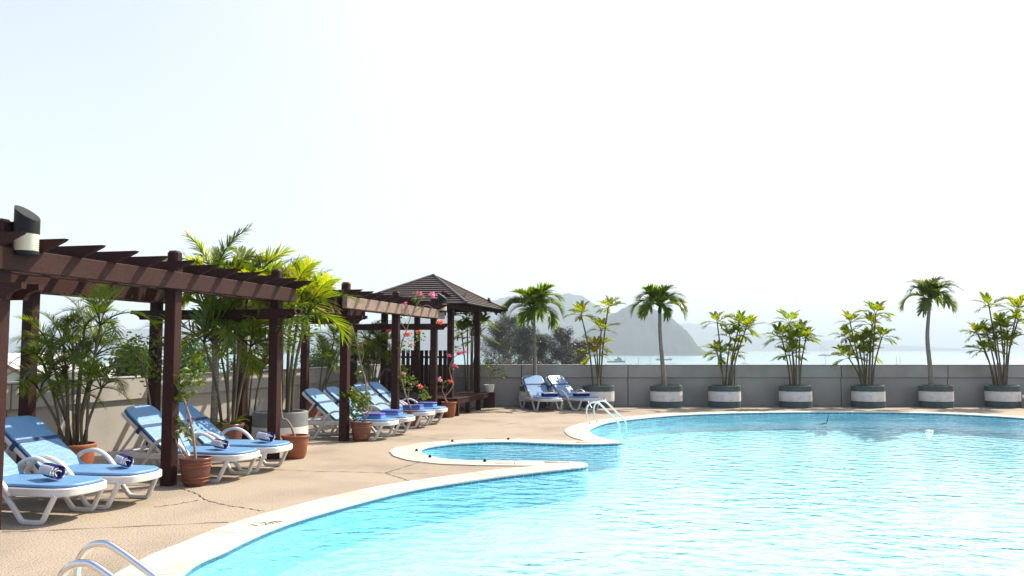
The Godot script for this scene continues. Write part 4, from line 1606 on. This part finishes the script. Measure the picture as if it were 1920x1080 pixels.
	pot(W(-5.12, 10.05), "wide terracotta pot with the areca palm behind the lounger", 0.25, 0.5, "plain")
	clump("areca_palm", "feathery areca palm in the terracotta pot before the left parapet", W(-5.12, 10.05, 0.46), [at(158, 618, 10.1), at(188, 610, 10.0), at(118, 640, 10.2), at(96, 668, 9.9), at(138, 665, 9.8), at(150, 690, 10.2), at(178, 668, 10.3), at(122, 700, 10.0), at(90, 705, 10.2), at(165, 735, 9.9), at(108, 750, 10.1), at(190, 730, 10.1), at(75, 735, 10.0)], 0.14, "areca", 5, 0.6, 0.018, ["palm_green", "palm_deep", "palm_deep"], g2)
	pot(W(-4.28, 12.75), "large dark glazed pot full of tall palms behind the lounger", 0.3, 0.5, "dark")
	palm_tree("foxtail_palm", "tall palm with bushy foxtail fronds above the reddish pergola", W(-4.42, 12.75, 0.46), [at(404, 700, 12.8), at(402, 620, 12.85), at(400, 572, 12.9)], "foxtail", 11, 0.86, 0.055, 0.038, ["palm_bright", "palm_yellow", "palm_green"], "trunk", g2, 0.22)
	clump("broad_palm", "tall slender palms sharing the dark glazed pot", W(-4.2, 12.8, 0.46), [at(440, 560, 13.0), at(466, 545, 13.1), at(425, 610, 12.7), at(382, 642, 12.6), at(450, 640, 12.9), at(470, 650, 13.2), at(415, 668, 12.9)], 0.15, "broad", 6, 0.92, 0.022, ["palm_bright", "palm_green", "palm_deep", "palm_yellow"], g2)
	planter(W(-3.72, 13.82), "round planter grey above and white below beside the square post", [["band_white", 0.37], ["band_grey", 0.23]])
	clump("broad_palm", "palms with pale ringed canes rising from the grey and white planter", W(-3.72, 13.82, S), [at(548, 560, 13.9), at(562, 575, 13.8), at(530, 545, 14.0), at(505, 540, 13.9), at(576, 590, 13.7)], 0.2, "broad", 7, 0.9, 0.03, ["palm_bright", "palm_bright", "palm_yellow", "palm_green"], g2)
	var bx := thing("square_planter", "small dark square planter between the glazed pot and the round planter", "planter", W(-4.27, 13.9))
	var bm := MB.new()
	bm.box(Vector3(0, 0.25, 0), Vector3(0.36, 0.5, 0.36), Basis.IDENTITY, 0.01)
	part(bx, "box", bm, M.wood_dark)
	var bs := MB.new()
	bs.box(Vector3(0, 0.505, 0), Vector3(0.3, 0.02, 0.3))
	part(bx, "soil", bs, M.soil)
	clump("areca_palm", "low yellowish areca palm in the small dark square planter", W(-4.27, 13.9, 0.5), [at(478, 660, 13.9), at(462, 690, 13.8), at(490, 700, 14.0), at(470, 630, 14.1), at(497, 672, 14.0)], 0.1, "areca", 5, 0.55, 0.014, ["palm_yellow", "palm_green", "palm_deep"], g2)
	pot(W(-4.35, 18.6), "brown clay pot behind the loungers with folded towels", 0.24, 0.45, "plain")
	clump("areca_palm", "two thin arecas with spidery heads before the left parapet between the pergolas", W(-4.2, 18.7, 0.42), [at(606, 668, 18.7), at(626, 640, 18.8), at(640, 655, 18.9), at(618, 690, 18.6)], 0.1, "areca", 7, 0.7, 0.02, ["palm_deep", "palm_green", "palm_deep"], g2)
	pot(W(-3.5, 20.6), "brown pot at the foot of the palms beside the dark screen", 0.26, 0.45, "dark")
	clump("areca_palm", "yellowish arecas in front of the dark slatted screen", W(-3.45, 20.7, 0.42), [at(690, 640, 20.8), at(712, 650, 20.7), at(702, 675, 20.9), at(680, 690, 20.6), at(722, 690, 20.7)], 0.12, "areca", 6, 0.8, 0.02, ["palm_yellow", "palm_deep", "palm_green"], g2)
	var rb := thing("trough_planter", "dark green trough planter with white foot behind the pavilion post", "planter", W(-1.16, 23.78))
	for q in [["band_white", 0.0, 0.2], ["band_green", 0.2, 0.42]]:
		var mb := MB.new()
		mb.box(Vector3(0, (q[1] + q[2]) / 2, 0), Vector3(0.66, q[2] - q[1], 0.5), Basis.IDENTITY, 0.004)
		part(rb, "band", mb, M[q[0]])
	clump("palm_clump", "bright palm clump seen between the pavilion posts", W(-1.16, 23.78, 0.42), [at(866, 628, 23.8), at(884, 622, 23.7), at(894, 640, 23.9), at(876, 600, 23.8), at(900, 612, 23.9), at(888, 596, 23.8)], 0.2, "cluster", 6, 0.95, 0.022, mix, g1)

	# bougainvilleas in pots at the feet of the posts
	var pots := [[360, 913, 0.185, 0.33, "bands", "brown banded pot at the foot of the square post beside the lounger"], [550, 861, 0.2, 0.34, "plain", "plain orange clay pot holding one bare stem"], [675, 828, 0.185, 0.34, "bands", "brown banded pot with a leafy bush at the second pergola's first post"], [772, 803, 0.19, 0.36, "plain", "brown clay pot between the loungers with folded towels"], [841, 783, 0.18, 0.36, "plain", "brown clay pot with a twisted stem at the pavilion platform"]]
	var pp := []
	for q in pots:
		var p := on(q[0], q[1]) - Vector3(0, 0, 0.1)
		pp.append(p)
		pot(p, q[5], q[2], q[3], q[4])
	var pb := func(i: int) -> Vector3: return pp[i] + Vector3(0, pots[i][3] * 0.92, 0)
	var dp := func(i: int) -> float: return -pp[i].z
	vine("gnarled bougainvillea with yellow-green shoots at the square reddish post", dp.call(0), pb.call(0), [[[358, 858], [362, 815], [352, 770], [338, 735], [322, 716]], [[355, 815], [348, 780], [356, 745], [368, 700]], [[345, 858], [331, 830], [327, 800], [330, 780]], [[352, 850], [340, 825], [333, 808]], [[356, 800], [365, 785], [372, 778]]], [[368, 698, 0.12, 70], [352, 720, 0.13, 90], [340, 745, 0.08, 40], [372, 685, 0.06, 30], [330, 785, 0.05, 18], [345, 815, 0.12, 36]], [])
	vine("single bare stem in the plain orange pot with leaves up the post", dp.call(1), pb.call(1), [[[548, 818], [546, 800], [538, 788], [528, 779], [526, 720], [523, 660], [512, 620], [505, 590]]], [[560, 600, 0.2, 130], [535, 610, 0.16, 80], [575, 620, 0.15, 80], [545, 640, 0.1, 50], [510, 600, 0.1, 40]], [])
	vine("leafy low bush in the banded pot by the second pergola", dp.call(2), pb.call(2), [[[687, 792], [690, 775], [686, 762], [670, 748]], [[688, 770], [678, 755], [655, 745]]], [[665, 745, 0.16, 170], [650, 740, 0.12, 80], [683, 750, 0.12, 90], [672, 768, 0.13, 80], [650, 768, 0.08, 50], [665, 785, 0.07, 30]], [])
	vine("thin climbing bougainvillea on a post of the tan beamed pergola", 16.6, W(-2.74, 16.6, 0.0), [[[688, 790], [686, 720], [678, 690], [668, 640], [660, 610], [657, 575]], [[676, 685], [682, 660], [672, 640]]], [[662, 655, 0.14, 70], [650, 650, 0.1, 40], [672, 700, 0.1, 40], [660, 600, 0.08, 30]], [[676, 566, 0.07, 0]])
	vine("flowering bougainvillea arching from a pot over the tan pergola beam", dp.call(3), pb.call(3), [[[771, 776], [764, 750], [756, 725], [750, 690], [752, 650], [762, 620], [772, 590], [790, 560]], [[764, 748], [770, 725], [786, 715]], [[775, 760], [785, 745], [800, 735]], [[762, 620], [750, 600], [744, 575], [733, 566]], [[772, 590], [800, 572], [822, 590]]], [[752, 705, 0.18, 70], [770, 716, 0.16, 60], [795, 740, 0.14, 60], [765, 645, 0.16, 40], [780, 560, 0.12, 30], [755, 590, 0.12, 30], [785, 630, 0.1, 30]], [[786, 551, 0.1, 0], [811, 552, 0.12, 0], [731, 564, 0.09, 0], [757, 569, 0.11, 0], [744, 611, 0.08, 0], [825, 604, 0.11, 1], [764, 627, 0.1, 1], [785, 622, 0.08, 1], [770, 646, 0.08, 2], [788, 724, 0.09, 1], [757, 701, 0.07, 2], [729, 620, 0.08, 1]])
	vine("twisted bougainvillea with pink heads before the pavilion platform", dp.call(4), pb.call(4), [[[838, 757], [834, 745], [842, 735], [849, 722], [846, 708], [843, 690], [850, 672], [862, 662]], [[835, 744], [829, 730], [834, 716], [845, 714]], [[843, 690], [846, 680], [852, 688]]], [[858, 655, 0.1, 24], [833, 722, 0.08, 14], [848, 690, 0.06, 14]], [[825, 712, 0.1, 2], [845, 715, 0.09, 1], [852, 686, 0.1, 0], [843, 667, 0.08, 0], [862, 662, 0.1, 0], [871, 660, 0.09, 0]])
	vine("green climber on the rear post of the reddish pergola", 12.75, W(-5.32, 12.75), [[[285, 850], [282, 760], [268, 690], [248, 650]], [[270, 700], [262, 665], [240, 670]]], [[250, 650, 0.2, 110], [262, 675, 0.22, 140], [240, 680, 0.16, 80], [275, 700, 0.18, 90], [232, 655, 0.12, 50], [300, 640, 0.14, 50]], [])
	var fe := thing("pot_ferns", "low yellow-green ferns round the foot of the palms in the glazed pot", "fern", W(-4.28, 12.75, 0.47))
	for k in 16: part(fe, "frond", FR.areca[k % 8], M[["palm_green", "palm_bright", "palm_deep"][k % 3]], Transform3D(Basis(Vector3.UP, k * 2.4).scaled(Vector3.ONE * rng.randf_range(0.2, 0.32)), Vector3(0.2 * cos(k * 2.4), -0.01, -0.2 * sin(k * 2.4))))
	var sp := thing("small_shrub", "thin twiggy shrub with yellow-green leaves in a white pot beside the pavilion", "shrub", W(-0.62, 23.5))
	var wp := MB.new()
	wp.lathe([Vector2(0, 0.42), Vector2(0.1, 0.42), Vector2(0.14, 0.6), Vector2(0.15, 0.62), Vector2(0.12, 0.6), Vector2(0.0, 0.58)], 20)
	part(sp, "pot", wp, M.band_white)
	var ped := MB.new()
	ped.box(Vector3(0, 0.21, 0), Vector3(0.3, 0.42, 0.3), Basis.IDENTITY, 0.01)
	part(sp, "pedestal", ped, M.wood_dark)
	for q in [[[0.0, 0.6], [0.1, 0.9], [0.3, 1.05]], [[0.0, 0.6], [-0.08, 0.95], [-0.1, 1.25]], [[0.02, 0.6], [0.2, 0.75], [0.42, 0.85]], [[0, 0.6], [0.05, 0.9], [0.02, 1.15]]]:
		var line := []
		for p in q: line.append(Vector3(p[0], p[1], rng.randf_range(-0.1, 0.1)))
		part(sp, "stem", stem_mesh(line, 0.01, 0.004, false), M.bark)
	var sf := MB.new()
	for q in [[-0.08, 1.2, 40], [0.1, 0.95, 40], [0.32, 1.05, 24], [0.4, 0.85, 16], [0.02, 1.1, 30]]: leaves(sf, Vector3(q[0], q[1], 0), 0.14, q[2], 0.08, Color(0.07, 0.12, 0.015), Color(0.18, 0.2, 0.02))
	part(sp, "foliage", sf, M.leafage).set_meta("kind", "stuff")

	# ladders
	ladder(on(1107, 796), on(1120.6, 792.5), Vector3(0.985, 0, -0.1).normalized(), 0.66, 0.47, "steel pool ladder beside the far loungers")
	ladder(W(-2.34, 4.62), W(-2.46, 5.07), Vector3(0.95, 0, 0.25).normalized(), 0.9, 0.47, "steel pool ladder at the near bend of the coping")
	# small things at the water
	var fl := thing("water_float", "small white and pink float drifting on the pool", "float", on(1738, 808, -0.03))
	fl.scale = Vector3.ONE * 0.4
	var f1 := MB.new()
	f1.lathe([Vector2(0.0, -0.04), Vector2(0.09, -0.03), Vector2(0.12, 0.0), Vector2(0.08, 0.03), Vector2(0.03, 0.045), Vector2(0.0, 0.048)], 20, 2.0)
	part(fl, "body", f1, M.band_white)
	var f2 := MB.new()
	f2.tube([Vector3(0.05, 0.03, 0), Vector3(0.3, 0.0, 0.05)], [0.035, 0.02], 8)
	part(fl, "tail", f2, M.petal)
	var tw := MB.new()
	tw.tube([Vector3(-0.25, 0.0, 0.1), Vector3(0.0, 0.02, 0.0), Vector3(0.03, 0.12, 0.0), Vector3(0.04, 0.22, 0.02)], [0.006, 0.01, 0.008, 0.004], 6)
	one("fallen_twig", tw, M.black_metal, "thin dark twig sticking out of the pool near the far coping", "twig", Transform3D(Basis.IDENTITY, on(1550, 795, -0.03)))
	for q in [[781, 847.5, "left end of the spa bay"], [848, 830, "left bend behind the spa bay"], [953, 826, "rear coping of the spa bay"], [806, 859.5, "front left coping of the spa bay"], [909, 867.5, "front coping of the spa bay"]]:
		var nz := MB.new()
		nz.lathe([Vector2(0.022, 0.0), Vector2(0.024, 0.012), Vector2(0.016, 0.034), Vector2(0.008, 0.04), Vector2(0.0, 0.04)], 14)
		one("spa_button", nz, M.black_metal, "small black button set on the " + q[2], "button", Transform3D(Basis.IDENTITY, on(q[0], q[1]) + Vector3(0, 0.012, 0)), "black spa buttons")

	# beyond the parapets
	for q in [[935, 612, 112, 34, "feathery grey-green casuarina right of the pavilion roof edge"], [955, 600, 118, 36, "tallest feathery casuarina left of the single palm trunk"], [985, 618, 108, 30, "feathery casuarina directly behind the single palm trunk"], [1018, 634, 115, 26, "low rounded casuarina just right of the single palm trunk"], [1052, 622, 112, 30, "feathery casuarina before the foot of the hill"], [1085, 645, 118, 22, "smallest casuarina behind the sparse palm clump"]]:
		casuarina(q[0], q[1], q[2], q[3], q[4])
	for q in [[358, 640, 46, 66, "round green tree top between the reddish pergola posts"], [250, 650, 42, 44, "small green tree at the rear pergola post"], [605, 655, 60, 42, "green tree tops behind the spidery arecas"], [695, 634, 64, 34, "olive brown tree top beside the slatted screen"], [470, 668, 52, 40, "dark green tree behind the glazed pot palms"]]:
		var dry: bool = q[0] == 695
		leafy_tree(q[0], q[1], q[2], q[3], q[4], Color(0.09, 0.08, 0.03) if dry else Color(0.035, 0.075, 0.02), Color(0.2, 0.16, 0.06) if dry else Color(0.10, 0.16, 0.04))
	gable_house(-20, 122, 664, 62, 1.3, "pale house with reddish gable edge beyond the areca palm", "sheet_roof")
	gable_house(150, 250, 684, 78, 1.0, "low house with pale sheet roof right of the areca palm", "sheet_roof")
	gable_house(-330, -40, 668, 90, 1.6, "wide pale house seen past the reddish pergola's rear post", "sheet_roof")
	boat(1155, 679.5, 34, "ship", "dark grey ship with superstructure anchored below the hill", [[0.13, 14]])
	boat(1171, 684.5, 27, "yacht", "white yacht with one mast before the dark grey ship", [[0.05, 26]])
	boat(1197, 688, 20, "yacht", "yacht mostly hidden by the parapet, mast nearest the white yacht", [[0.0, 21]])
	boat(1219, 688, 20, "yacht", "yacht mostly hidden by the parapet, mast left of the mottled palm", [[0.0, 21]])
	boat(1245, 675.5, 31, "barge", "long low barge under the hill's cliff", [])
	boat(1260, 682, 13, "yacht", "small motor boat just right of the mottled palm trunk", [])
	boat(1360, 682, 20, "yacht", "boat seen through the canes of the dense palm clump", [[-0.1, 17], [0.2, 15]])
	boat(1397, 682.5, 14, "yacht", "small yacht right of the dense palm clump", [[0.0, 20]])
	boat(1460, 669.5, 16, "yacht", "far sailing boat left of the low even palm clump", [[0.1, 14]])
	boat(1545, 667.5, 23, "tall", "three-masted tall ship far out in the bay", [[-0.28, 16], [0.02, 20], [0.28, 15]])
	boat(1548, 688, 16, "yacht", "yacht hidden by the parapet with its mast below the tall ship", [[0.0, 20]])
	boat(1682, 688, 20, "yacht", "yacht hidden by the parapet, mast left of the tallest palm", [[-0.05, 20], [0.3, 19]])
